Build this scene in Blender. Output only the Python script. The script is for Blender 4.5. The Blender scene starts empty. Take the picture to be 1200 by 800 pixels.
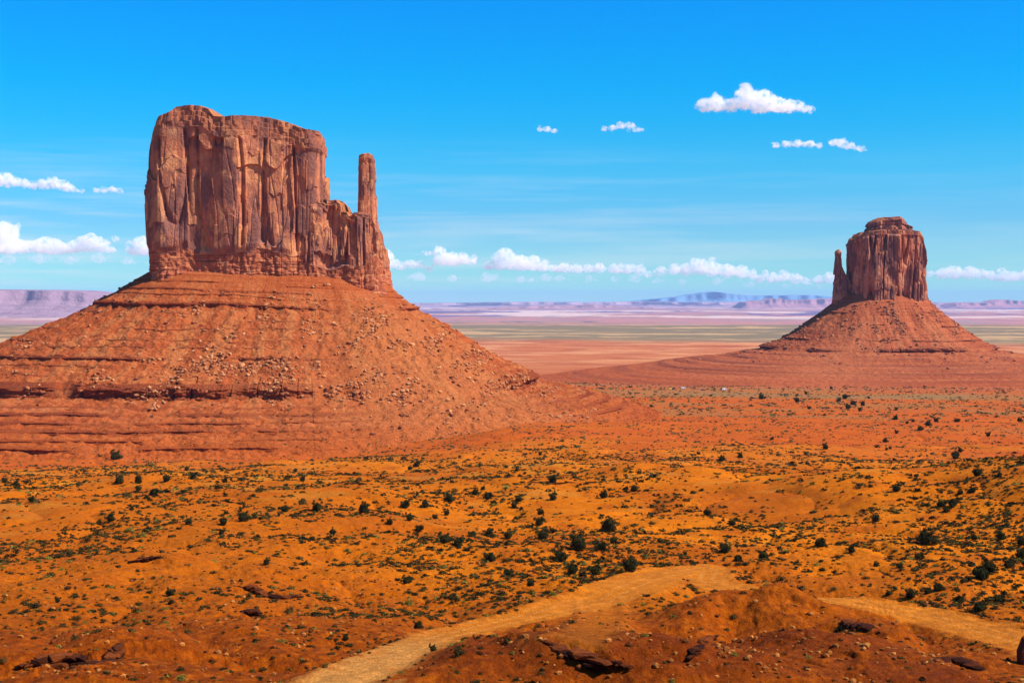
import bpy, math, random
import numpy as np

S = bpy.context.scene
COL = S.collection
R = math.radians
rs = np.random.RandomState(11)
random.seed(5)

# ------------------------------------------------------------------ camera
CZ = 160.0
PITCH = R(1.65)
FPX = 50.0 / 36.0 * 1200.0
cam_d = bpy.data.cameras.new('camera')
cam_d.lens = 50; cam_d.sensor_width = 36; cam_d.clip_start = 0.5; cam_d.clip_end = 200000
cam = bpy.data.objects.new('camera', cam_d)
cam.location = (0, 0, CZ); cam.rotation_euler = (R(90) - PITCH, 0, 0)
COL.objects.link(cam); S.camera = cam

# ------------------------------------------------------------------ sky and sun
SUN_EL, SUN_AZ = R(47), R(106)
w = bpy.data.worlds.new('World'); S.world = w; w.use_nodes = True
nt = w.node_tree; nt.nodes.clear()
def N(t, typ, **kw):
    n = t.nodes.new(typ)
    for k, v in kw.items(): setattr(n, k, v)
    return n
def L(t, a, b): t.links.new(a, b)
sky = N(nt, 'ShaderNodeTexSky', sky_type='NISHITA', sun_disc=False, sun_elevation=SUN_EL, sun_rotation=SUN_AZ,
        altitude=1700, air_density=1.0, dust_density=0.3, ozone_density=3.0)
hs = N(nt, 'ShaderNodeHueSaturation'); hs.inputs['Saturation'].default_value = 1.0; hs.inputs['Hue'].default_value = 0.5
L(nt, sky.outputs[0], hs.inputs['Color'])
# thin streaks of high cloud low over the horizon
tc = N(nt, 'ShaderNodeTexCoord')
sxy = N(nt, 'ShaderNodeSeparateXYZ'); L(nt, tc.outputs['Generated'], sxy.inputs[0])
tr_ = N(nt, 'ShaderNodeValToRGB'); te = tr_.color_ramp.elements      # deep, clean desert blue overhead, paler to the horizon
te[0].position = 0.0; te[0].color = (.44, .94, 1.04, 1)
te[1].position = 0.5; te[1].color = (.22, .80, 1.30, 1)
for p_, c_ in ((.037, (.42, .83, 1.05)), (.055, (.31, .78, 1.07)), (.091, (.15, .86, 1.14)), (.12, (.05, .88, 1.22)), (.149, (.006, .90, 1.34)), (.206, (.004, .86, 1.55))):
    k = te.new(p_); k.color = (*c_, 1)
L(nt, sxy.outputs['Z'], tr_.inputs[0])
tm = N(nt, 'ShaderNodeMix', data_type='RGBA', blend_type='MULTIPLY'); tm.inputs[0].default_value = 1
L(nt, hs.outputs[0], tm.inputs[6]); L(nt, tr_.outputs[0], tm.inputs[7])
mp = N(nt, 'ShaderNodeMapping'); mp.inputs['Scale'].default_value = (5, 5, 95); mp.inputs['Location'].default_value = (3.1, 1.7, 0.4)
L(nt, tc.outputs['Generated'], mp.inputs[0])
cn = N(nt, 'ShaderNodeTexNoise'); cn.inputs['Scale'].default_value = 1.0; cn.inputs['Detail'].default_value = 6; cn.inputs['Roughness'].default_value = 0.6
L(nt, mp.outputs[0], cn.inputs['Vector'])
cr = N(nt, 'ShaderNodeValToRGB')
cr.color_ramp.elements[0].position = 0.46; cr.color_ramp.elements[0].color = (0, 0, 0, 1)
cr.color_ramp.elements[1].position = 0.72; cr.color_ramp.elements[1].color = (1, 1, 1, 1)
L(nt, cn.outputs['Fac'], cr.inputs[0])
sx = N(nt, 'ShaderNodeSeparateXYZ'); L(nt, tc.outputs['Generated'], sx.inputs[0])
er = N(nt, 'ShaderNodeValToRGB')
e = er.color_ramp.elements
e[0].position = 0.0; e[0].color = (.45, .45, .45, 1)
e[1].position = 0.115; e[1].color = (0, 0, 0, 1)
k = e.new(0.03); k.color = (.75, .75, .75, 1)
k = e.new(0.075); k.color = (.34, .34, .34, 1)
L(nt, sx.outputs['Z'], er.inputs[0])
# less of it to the east (x grows)
xr = N(nt, 'ShaderNodeMapRange'); xr.inputs[1].default_value = -0.33; xr.inputs[2].default_value = 0.3; xr.inputs[3].default_value = 1.0; xr.inputs[4].default_value = 0.18
L(nt, sx.outputs['X'], xr.inputs[0])
m1 = N(nt, 'ShaderNodeMath', operation='MULTIPLY'); L(nt, cr.outputs[0], m1.inputs[0]); L(nt, er.outputs[0], m1.inputs[1])
m2 = N(nt, 'ShaderNodeMath', operation='MULTIPLY'); L(nt, m1.outputs[0], m2.inputs[0]); L(nt, xr.outputs[0], m2.inputs[1])
mx = N(nt, 'ShaderNodeMix', data_type='RGBA'); L(nt, m2.outputs[0], mx.inputs[0])
L(nt, tm.outputs[2], mx.inputs[6]); mx.inputs[7].default_value = (6.6, 7.0, 7.2, 1)
bg = N(nt, 'ShaderNodeBackground'); bg.inputs['Strength'].default_value = 0.085
L(nt, mx.outputs[2], bg.inputs['Color'])
ow = N(nt, 'ShaderNodeOutputWorld'); L(nt, bg.outputs[0], ow.inputs[0])

sd = bpy.data.lights.new('sun', 'SUN'); sd.energy = 4.8; sd.angle = R(0.53); sd.color = (1.0, 0.95, 0.87)
sun = bpy.data.objects.new('sun', sd)
dirv = (math.sin(SUN_AZ) * math.cos(SUN_EL), math.cos(SUN_AZ) * math.cos(SUN_EL), math.sin(SUN_EL))
from mathutils import Vector
sun.rotation_euler = Vector(dirv).to_track_quat('Z', 'Y').to_euler()
sun.location = (200, -50, 600); COL.objects.link(sun)

vs = S.view_settings
vs.view_transform = 'Standard'; vs.look = 'None'; vs.exposure = 0.6; vs.gamma = 1.0; vs.use_curve_mapping = False
S.cycles.volume_bounces = 20; S.cycles.max_bounces = 24; S.cycles.diffuse_bounces = 3
S.cycles.transparent_max_bounces = 16
S.cycles.volume_step_rate = 1.0; S.cycles.volume_max_steps = 256

# ------------------------------------------------------------------ helpers: noise
PERM = rs.permutation(256); PERM = np.concatenate([PERM, PERM, PERM]).astype(np.int32)
ANG = rs.rand(256) * 2 * np.pi; GX, GY = np.cos(ANG).astype(np.float32), np.sin(ANG).astype(np.float32)
G3 = rs.normal(size=(256, 3)); G3 /= np.linalg.norm(G3, axis=1)[:, None]; G3 = G3.astype(np.float32)
def fade(t): return t * t * t * (t * (t * 6 - 15) + 10)
def pn2(x, y, seed=0):
    x = np.asarray(x, np.float64) + seed * 37.13; y = np.asarray(y, np.float64) + seed * 91.7
    xi = np.floor(x); yi = np.floor(y); fx = (x - xi).astype(np.float32); fy = (y - yi).astype(np.float32)
    ix = xi.astype(np.int64) & 255; iy = yi.astype(np.int64) & 255
    a = PERM[ix]; b = PERM[ix + 1]
    h00 = PERM[a + iy]; h01 = PERM[a + iy + 1]; h10 = PERM[b + iy]; h11 = PERM[b + iy + 1]
    u = fade(fx); v = fade(fy)
    n00 = GX[h00] * fx + GY[h00] * fy; n10 = GX[h10] * (fx - 1) + GY[h10] * fy
    n01 = GX[h01] * fx + GY[h01] * (fy - 1); n11 = GX[h11] * (fx - 1) + GY[h11] * (fy - 1)
    p = n00 + u * (n10 - n00); q = n01 + u * (n11 - n01)
    return (p + v * (q - p)) * 1.5
def fb2(x, y, o=4, seed=0, g=.5):
    r = 0; a = 1; t = 0
    for i in range(o):
        r = r + a * pn2(x, y, seed + i * 3); t += a; a *= g; x = np.asarray(x) * 2.03; y = np.asarray(y) * 2.03
    return r / t * 1.5
def pn3(x, y, z, seed=0):
    x = np.asarray(x, np.float64) + seed * 37.13; y = np.asarray(y, np.float64) + seed * 91.7; z = np.asarray(z, np.float64) + seed * 13.9
    x, y, z = np.broadcast_arrays(x, y, z)
    xi, yi, zi = np.floor(x), np.floor(y), np.floor(z)
    fx, fy, fz = (x - xi).astype(np.float32), (y - yi).astype(np.float32), (z - zi).astype(np.float32)
    ix, iy, iz = xi.astype(np.int64) & 255, yi.astype(np.int64) & 255, zi.astype(np.int64) & 255
    u, v, ww = fade(fx), fade(fy), fade(fz)
    def c(dx, dy, dz):
        g = G3[PERM[PERM[PERM[ix + dx] + iy + dy] + iz + dz] & 255]
        return g[..., 0] * (fx - dx) + g[..., 1] * (fy - dy) + g[..., 2] * (fz - dz)
    x00 = c(0,0,0); x00 = x00 + u * (c(1,0,0) - x00)
    x10 = c(0,1,0); x10 = x10 + u * (c(1,1,0) - x10)
    x01 = c(0,0,1); x01 = x01 + u * (c(1,0,1) - x01)
    x11 = c(0,1,1); x11 = x11 + u * (c(1,1,1) - x11)
    a = x00 + v * (x10 - x00); b = x01 + v * (x11 - x01)
    return (a + ww * (b - a)) * 1.5
def fb3(x, y, z, o=4, seed=0, g=.5):
    r = 0; a = 1; t = 0
    for i in range(o):
        r = r + a * pn3(x, y, z, seed + i * 3); t += a; a *= g
        x = np.asarray(x) * 2.03; y = np.asarray(y) * 2.03; z = np.asarray(z) * 2.03
    return r / t * 1.5
def hsh(i, j=0, s=0):
    v = np.sin(np.asarray(i, np.float64) * 127.1 + np.asarray(j, np.float64) * 311.7 + s * 74.7) * 43758.5453
    return (v - np.floor(v))
def sst(a, b, x):
    t = np.clip((np.asarray(x, np.float64) - a) / (b - a), 0, 1); return t * t * (3 - 2 * t)
def lerp(a, b, t): return a + (b - a) * t
def mixc(c, col, t):
    t = np.asarray(t)[..., None]; return c * (1 - t) + np.array(col) * t

# ------------------------------------------------------------------ helpers: pixels, meshes, objects
def ray(px, py):
    a = (np.asarray(px, float) - 600) / FPX; b = -(np.asarray(py, float) - 400) / FPX
    return a, math.cos(PITCH) + b * math.sin(PITCH), -math.sin(PITCH) + b * math.cos(PITCH)
def W(px, py, d):
    x, y, z = ray(px, py); return x / y * d, d + 0 * x, CZ + z / y * d
def zat(py, d): return W(600, py, d)[2]
def xat(px, d): return W(px, 352, d)[0]

def mesh_from(name, V, F, col=None, mat=None, smooth=True):
    """V (n,3); F (m,k) all of one size."""
    me = bpy.data.meshes.new(name)
    V = np.ascontiguousarray(V, np.float32); F = np.ascontiguousarray(F, np.int32)
    m, kk = F.shape
    me.vertices.add(len(V)); me.vertices.foreach_set('co', V.ravel())
    me.loops.add(m * kk); me.loops.foreach_set('vertex_index', F.ravel())
    me.polygons.add(m); me.polygons.foreach_set('loop_start', np.arange(0, m * kk, kk, dtype=np.int32))
    try: me.polygons.foreach_set('loop_total', np.full(m, kk, np.int32))
    except Exception: pass
    me.polygons.foreach_set('use_smooth', np.full(m, bool(smooth)))
    me.update(calc_edges=True)
    if col is not None:
        ca = me.color_attributes.new('Col', 'FLOAT_COLOR', 'POINT')
        c4 = np.ones((len(V), 4), np.float32); c4[:, :3] = np.clip(col, 0.001, .95)
        ca.data.foreach_set('color', c4.ravel())
    if mat: me.materials.append(mat)
    return me
def link(name, me, parent=None, loc=None, label=None, cat=None, group=None, kind=None):
    o = bpy.data.objects.new(name, me); COL.objects.link(o)
    if parent: o.parent = parent
    if loc is not None: o.location = loc
    for k_, v_ in (('label', label), ('category', cat), ('group', group), ('kind', kind)):
        if v_: o[k_] = v_
    return o
def grid_faces(nr, nc, wrap=False):
    i = np.arange(nr - 1)[:, None]; j = np.arange(nc if wrap else nc - 1)[None, :]
    a = i * nc + j; b = i * nc + (j + 1) % nc
    return np.stack([a, b, b + nc, a + nc], -1).reshape(-1, 4)
def ico(sub):
    import bmesh
    bm = bmesh.new(); bmesh.ops.create_icosphere(bm, subdivisions=sub, radius=1)
    V = np.array([v.co[:] for v in bm.verts]); F = np.array([[v.index for v in f.verts] for f in bm.faces]); bm.free()
    return V, F
def tube(pts, rad, n=7):
    pts = np.array(pts, float); V = []; 
    for i, p in enumerate(pts):
        t = pts[min(i + 1, len(pts) - 1)] - pts[max(i - 1, 0)]; t /= np.linalg.norm(t) + 1e-9
        a = np.cross(t, [0.3, 1, 0.2]); a /= np.linalg.norm(a); b = np.cross(t, a)
        for q in range(n):
            th = 2 * np.pi * q / n; V.append(p + rad[i] * (a * math.cos(th) + b * math.sin(th)))
    return np.array(V), grid_faces(len(pts), n, True)
def join(parts):
    V = []; F = []; o = 0
    for v, f in parts: V.append(v); F.append(f + o); o += len(v)
    return np.concatenate(V), np.concatenate(F)

# ------------------------------------------------------------------ materials
def vmat(name, rough=.95, n_scale=.5, n_lo=.75, n_hi=1.22, bumps=((.6, .5),), col=None, det=8, stretch=(1, 1, 1), peb=None):
    m = bpy.data.materials.new(name); m.use_nodes = True; t = m.node_tree
    b = t.nodes['Principled BSDF']; b.inputs['Roughness'].default_value = rough
    b.inputs['Specular IOR Level'].default_value = 0.04
    tc_ = N(t, 'ShaderNodeTexCoord'); mp_ = N(t, 'ShaderNodeMapping'); mp_.inputs['Scale'].default_value = stretch
    L(t, tc_.outputs['Object'], mp_.inputs[0])
    nz = N(t, 'ShaderNodeTexNoise'); nz.inputs['Scale'].default_value = n_scale; nz.inputs['Detail'].default_value = det; nz.inputs['Roughness'].default_value = .65
    L(t, mp_.outputs[0], nz.inputs['Vector'])
    mr = N(t, 'ShaderNodeMapRange'); mr.inputs[1].default_value = .3; mr.inputs[2].default_value = .7
    mr.inputs[3].default_value = n_lo; mr.inputs[4].default_value = n_hi; L(t, nz.outputs['Fac'], mr.inputs[0])
    mul = N(t, 'ShaderNodeMix', data_type='RGBA', blend_type='MULTIPLY'); mul.inputs[0].default_value = 1
    if col is None:
        at = N(t, 'ShaderNodeAttribute', attribute_name='Col'); L(t, at.outputs['Color'], mul.inputs[6])
    else: mul.inputs[6].default_value = (*col, 1)
    L(t, mr.outputs[0], mul.inputs[7])
    if peb:
        nb = N(t, 'ShaderNodeTexNoise'); nb.inputs['Scale'].default_value = peb[0]; nb.inputs['Detail'].default_value = 4; nb.inputs['Roughness'].default_value = .7
        L(t, mp_.outputs[0], nb.inputs['Vector'])
        mb = N(t, 'ShaderNodeMapRange'); mb.inputs[1].default_value = .32; mb.inputs[2].default_value = .68; mb.inputs[3].default_value = peb[1]; mb.inputs[4].default_value = peb[2]
        L(t, nb.outputs['Fac'], mb.inputs[0])
        mul2 = N(t, 'ShaderNodeMix', data_type='RGBA', blend_type='MULTIPLY'); mul2.inputs[0].default_value = 1
        L(t, mul.outputs[2], mul2.inputs[6]); L(t, mb.outputs[0], mul2.inputs[7]); mul = mul2
    L(t, mul.outputs[2], b.inputs['Base Color'])
    prev = None
    for sc_, ds in bumps:
        n2 = N(t, 'ShaderNodeTexNoise'); n2.inputs['Scale'].default_value = sc_; n2.inputs['Detail'].default_value = 7; n2.inputs['Roughness'].default_value = .62
        L(t, mp_.outputs[0], n2.inputs['Vector'])
        bp = N(t, 'ShaderNodeBump'); bp.inputs['Strength'].default_value = 1; bp.inputs['Distance'].default_value = ds
        L(t, n2.outputs['Fac'], bp.inputs['Height'])
        if prev: L(t, prev.outputs[0], bp.inputs['Normal'])
        prev = bp
    if prev: L(t, prev.outputs[0], b.inputs['Normal'])
    return m
M_GROUND = vmat('desert_soil', n_scale=.9, n_lo=.72, n_hi=1.22, bumps=((.5, .45), (2.6, .25), (7, .09)), peb=(5.5, .64, 1.32))
M_CLIFF = vmat('cliff_sandstone', n_scale=.35, n_lo=.78, n_hi=1.2, bumps=((.22, 1.5), (.9, .8)), stretch=(1, 1, .7))
M_TALUS = vmat('talus_shale', n_scale=.5, n_lo=.72, n_hi=1.24, bumps=((.3, 1.1), (1.2, .8)))
M_ROCK = vmat('boulder_rock', n_scale=1.2, n_lo=.75, n_hi=1.2, bumps=((1.5, .3),))
M_FAR = vmat('far_rock', n_scale=.004, n_lo=.85, n_hi=1.12, bumps=((.006, 60),))
M_SHRUB = vmat('sage_leaves', n_scale=3, n_lo=.7, n_hi=1.3, bumps=())
M_JUN = vmat('juniper_foliage', n_scale=2.5, n_lo=.6, n_hi=1.4, bumps=())
M_BARK = vmat('juniper_bark', n_scale=9, col=(.09, .06, .04), bumps=((12, .03),), stretch=(1, 1, .2))

# ------------------------------------------------------------------ ground function (z relative to the camera height)
PD = np.array([3, 20, 60, 85, 110, 150, 200, 240, 300, 400, 520, 700, 900, 1200, 1600, 2000, 2400, 3500, 5000, 8000, 15000, 30000, 70000.])
PZ = np.array([-1.8, -8, -20.5, -25, -29, -34, -38.6, -42, -46, -52, -58.5, -69, -80, -94, -108, -119, -130, -160, -182, -200, -220, -222, -222.])
_lg = np.linspace(math.log(2), math.log(80000), 1500)
_pz = np.interp(_lg, np.log(PD), PZ); _k = np.exp(-np.linspace(-2, 2, 41) ** 2); _k /= _k.sum()
_pz = np.convolve(np.pad(_pz, 20, mode='edge'), _k, 'valid')
def prof(r): return np.interp(np.log(np.maximum(r, 2)), _lg, _pz)

# bumps: (px, d, height, half-size across, half-size along, exponent-like flatness)
MOUNDS = [ (862, 152, 2.7, 11, 7, 1.1), (955, 160, 3.5, 12.5, 8, 1.3), (955, 120, 4.2, 11, 12, 1.3), (650, 106, 3.6, 8.5, 9, 1.0), (780, 104, 1.6, 10, 8, 1.0), (1035, 137, 2.2, 5, 7, 1.2),
           (1130, 100, 1.8, 9, 9, 1.0), (527, 116, 2.3, 5, 7, 1.0), (60, 125, 2.0, 14, 16, 1.0), (180, 215, 2.2, 22, 16, 1.0), (1310, 325, 14, 48, 75, 1.0), (1010, 360, 3.2, 30, 30, 1.0),
           (760, 400, 4.5, 45, 40, 1.0), (430, 180, -2.0, 20, 22, 1.0), (330, 330, 2.0, 40, 30, 1), (560, 300, -2.2, 34, 40, 1.0)]
def ground0(x, y):
    x = np.asarray(x, np.float64); y = np.asarray(y, np.float64)
    r = np.hypot(x, y); az = np.clip(np.arctan2(x, y), -1.1, 1.1); u = np.tan(az)
    z = prof(r)
    wl = sst(.02, -.13, u)
    z = z + wl * np.interp(r, [450, 540, 820, 1000, 1500, 2600], [0, -2, -15, -14, -9, 0])
    near = sst(20, 90, r) * (1 - sst(700, 1400, r))
    z = z + near * fb2(x / 75, y / 75, 3, 1) * 2.6
    z = z + near * (1 - sst(400, 800, r) * .6) * fb2(x / 22, y / 26, 3, 7) * 0.85
    g = 1 - np.abs(fb2(x / 38, y / 55, 2, 17)) * 3.2
    z = z - near * np.clip(g, 0, 1) ** 2 * 1.0
    z = z + sst(900, 1800, r) * fb2(x / 420, y / 420, 4, 23) * np.interp(r, [900, 3000, 8000, 60000], [2, 5, 9, 22])
    nr_ = sst(60, 90, r) * (1 - sst(240, 380, r))
    wx = x + near * (2.2 * fb2(x / 13, y / 13, 4, 131)); wy = y + near * (2.2 * fb2(x / 13, y / 13, 4, 137))
    rid = np.abs(fb2(wx / 9, wy / 11, 3, 145))
    z = z + nr_ * (fb2(x / 6, y / 7, 5, 141, .60) * .48 - np.clip(.10 - rid, 0, 1) * 1.8)
    for px, d, h, a, b, e in MOUNDS:
        cx = (px - 600) / FPX * d
        if d < 230: x_, y_ = wx, wy
        else: x_, y_ = x, y
        q = ((x_ - cx) / a) ** 2 + ((y_ - d) / b) ** 2
        z = z + h * np.exp(-np.minimum(q, 40) ** e)
    stp = nr_ * sst(-.15, .25, fb2(x / 24, y / 24, 3, 151))
    q = (z + .9 * fb2(x / 14, y / 14, 3, 155)) / .55; f = q - np.floor(q)
    z = z + stp * (f ** 5 - f) * .55 * .6
    return z
def hit(px, py, fn, dmin=45, dmax=9000, n=2600):
    px = np.atleast_1d(np.asarray(px, float)); py = np.atleast_1d(np.asarray(py, float))
    ds = np.exp(np.linspace(math.log(dmin), math.log(dmax), n))
    out = np.zeros((len(px), 3))
    for i in range(len(px)):
        X, Y, Z = ray(px[i], py[i])
        xs, ys, zs = X / Y * ds, ds, Z / Y * ds
        g = fn(xs, ys); k_ = np.argmax(zs < g)
        if not (zs < g).any(): k_ = n - 1
        j = max(k_ - 1, 0); a = zs[j] - g[j]; b = g[k_] - zs[k_]
        t = a / (a + b + 1e-9)
        d = lerp(ds[j], ds[k_], t); out[i] = (X / Y * d, d, fn(np.array([X / Y * d]), np.array([d]))[0])
    return out

# roads as (px, py, half-width in m) on the bare ground
def polyl(P, step=.7):
    P = np.array(P, float); seg = np.hypot(*np.diff(P[:, :2], axis=0).T); s = np.r_[0, np.cumsum(seg)]
    q = np.arange(0, s[-1], step); out = np.stack([np.interp(q, s, P[:, i]) for i in range(P.shape[1])], 1)
    kk = 15; 
    if len(out) > kk * 2:
        ker = np.ones(kk) / kk
        for i in range(P.shape[1]): out[:, i] = np.convolve(np.pad(out[:, i], kk // 2, mode='edge'), ker, 'valid')
    return out
RP = [(290, 850, 3.0), (370, 812, 3.1), (425, 785, 3.1), (470, 762, 2.9), (520, 744, 2.8), (580, 731, 3.1), (640, 716, 3.8), (690, 702, 5.0), (730, 688, 6.0), (765, 676, 6.2), (800, 668, 4.2), (835, 665, 3.3)]
h0 = hit([p[0] for p in RP], [p[1] for p in RP], ground0)
ex_ = hit([985, 1040, 1090, 1140, 1200, 1270], [698, 713, 722, 733, 750, 772], ground0)
ext = [(27.5, 203, float(ground0(np.array([27.5]), np.array([203.]))[0]), 3.2), (36, 190, float(ground0(np.array([36.]), np.array([190.]))[0]), 3.2)]
ext += [(q[0], q[1], q[2], w_) for q, w_ in zip(ex_, (3.0, 3.6, 4.0, 4.2, 4.2, 4.0))]
ROAD = polyl([(h0[i][0], h0[i][1], h0[i][2], RP[i][2] * .84) for i in range(len(RP))] + ext)
kk = 13; ROAD[:, 2] = np.convolve(np.pad(ROAD[:, 2], kk // 2, mode='edge'), np.ones(kk) / kk, 'valid')
SPUR = hit([700, 705, 690, 668], [700, 722, 742, 752], ground0)
SPUR = polyl([(p[0], p[1], p[2], 2.2) for p in SPUR])
def near_poly(x, y, P):
    """signed nothing: distance to polyline and index of the nearest point (inf if far)."""
    dist = np.full(x.shape, 1e9); idx = np.zeros(x.shape, int)
    lo = P[:, :2].min(0) - 22; hi = P[:, :2].max(0) + 22
    sel = np.nonzero((x > lo[0]) & (x < hi[0]) & (y > lo[1]) & (y < hi[1]))[0]
    for c in range(0, len(sel), 60000):
        s_ = sel[c:c + 60000]
        d2 = (x[s_, None] - P[None, :, 0]) ** 2 + (y[s_, None] - P[None, :, 1]) ** 2
        k_ = d2.argmin(1); idx[s_] = k_; dist[s_] = np.sqrt(d2[np.arange(len(s_)), k_])
    return dist, idx
# rock ledges: polylines in pixels; hollow in front of each
LEDGE_PX = [([(18, 784), (50, 772), (85, 766), (118, 759), (142, 750)], 1.5, 'long dark overhanging rock ledge low at the bottom left of the desert floor'),
            ([(270, 714), (300, 716), (328, 722)], .8, 'shorter lower slab of the two rock ledges left of the dirt road'),
            ([(276, 686), (305, 690), (335, 696), (360, 699)], .9, 'longer upper slab of the two rock ledges left of the dirt road'),
            ([(148, 658), (172, 655), (196, 650)], .6, 'thin dark rock ledge on the orange slope at the left, above the larger ledges'),
            ([(634, 750), (660, 757), (690, 771), (715, 777), (752, 784)], .6, 'ragged rock rim along the crest of the dark mound beside the road'),
            ([(806, 772), (815, 756), (826, 748), (842, 742)], .9, 'broken dark rock rim between the two brown mounds at the bottom'),
            ([(985, 722), (1010, 735), (1042, 741)], .8, 'crumbling red rock rim on the right flank of the brown mound'),
            ([(1080, 778), (1105, 768), (1130, 772), (1160, 786)], .6, 'low broken rock rim at the bottom right corner'),
            ([(600, 565), (640, 566), (680, 565)], .5, 'distant thin rock ledge on the orange plain right of the left butte')]
LEDGES = []
for pts, h, lab in LEDGE_PX:
    q = hit([p[0] for p in pts], [p[1] for p in pts], ground0)
    LEDGES.append((polyl(q, .12), h, lab))
def ground(x, y):
    shp = np.shape(x); x = np.ravel(np.asarray(x, float)); y = np.ravel(np.asarray(y, float))
    z = ground0(x, y)
    for P, hw0 in ((ROAD, None), (SPUR, None)):
        d, i = near_poly(x, y, P)
        wdt = P[i, 3]; m = 1 - sst(wdt * .85, wdt + 4.0, d)
        z = z * (1 - m) + (P[i, 2] - .12) * m
        z = z + .18 * np.exp(-((d - wdt - .5) / .7) ** 2)      # graded berm
    for P, h, lab in LEDGES[:5]:
        d, i = near_poly(x, y, P)
        s_ = np.hypot(x, y) - np.hypot(P[i, 0], P[i, 1]) - .45 + .5 * fb2(x / 1.6, y / 1.6, 2, 171)   # negative on the camera side
        ends = sst(0, 30, i) * sst(0, 30, len(P) - 1 - i)
        hol = h * np.exp(-np.clip(-s_, 0, 99) / 5.0) * sst(.7, -.5, s_) * (1 - sst(10, 20, d)) * ends
        z = z - hol
    return z.reshape(shp)

# ------------------------------------------------------------------ ground sheet
def near_fine(u):  # angular columns: fine in view, coarse outside
    return u
az_in = np.arctan(np.linspace(-.46, .46, 1150))
az = np.r_[np.linspace(-1.35, az_in[0], 120)[:-1], az_in, np.linspace(az_in[-1], 1.35, 120)[1:]]
rr = np.r_[np.exp(np.linspace(math.log(3), math.log(92), 70))[:-1], np.exp(np.linspace(math.log(92), math.log(2600), 1150))[:-1],
           np.exp(np.linspace(math.log(2600), math.log(62000), 260))]
RR, AZ = np.meshgrid(rr, az, indexing='ij')
GXX, GYY = RR * np.sin(AZ), RR * np.cos(AZ)
GZ = ground(GXX, GYY)
def soil_masks(x, y, r):
    d1, i1 = near_poly(x, y, ROAD); d2, i2 = near_poly(x, y, SPUR)
    jit = fb2(x / 2.5, y / 2.5, 3, 41) * 1.6
    road = np.maximum(1 - sst(-.6, 1.4, d1 - ROAD[i1, 3] + jit), (1 - sst(-1.5, 2.5, d2 - SPUR[i2, 3] + 1.5 * jit)) * .45)
    dark = np.zeros_like(x)
    for px, d, h, a, b, e in (MOUNDS[2], MOUNDS[3], MOUNDS[4], MOUNDS[6]):
        cx = (px - 600) / FPX * d
        dark = np.maximum(dark, np.exp(-np.minimum((((x - cx) / (a * 1.15)) ** 2 + ((y - d) / (b * 1.15)) ** 2), 30) ** 2))
    return road, np.clip(dark, 0, 1) * sst(135, 118, r)
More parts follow.
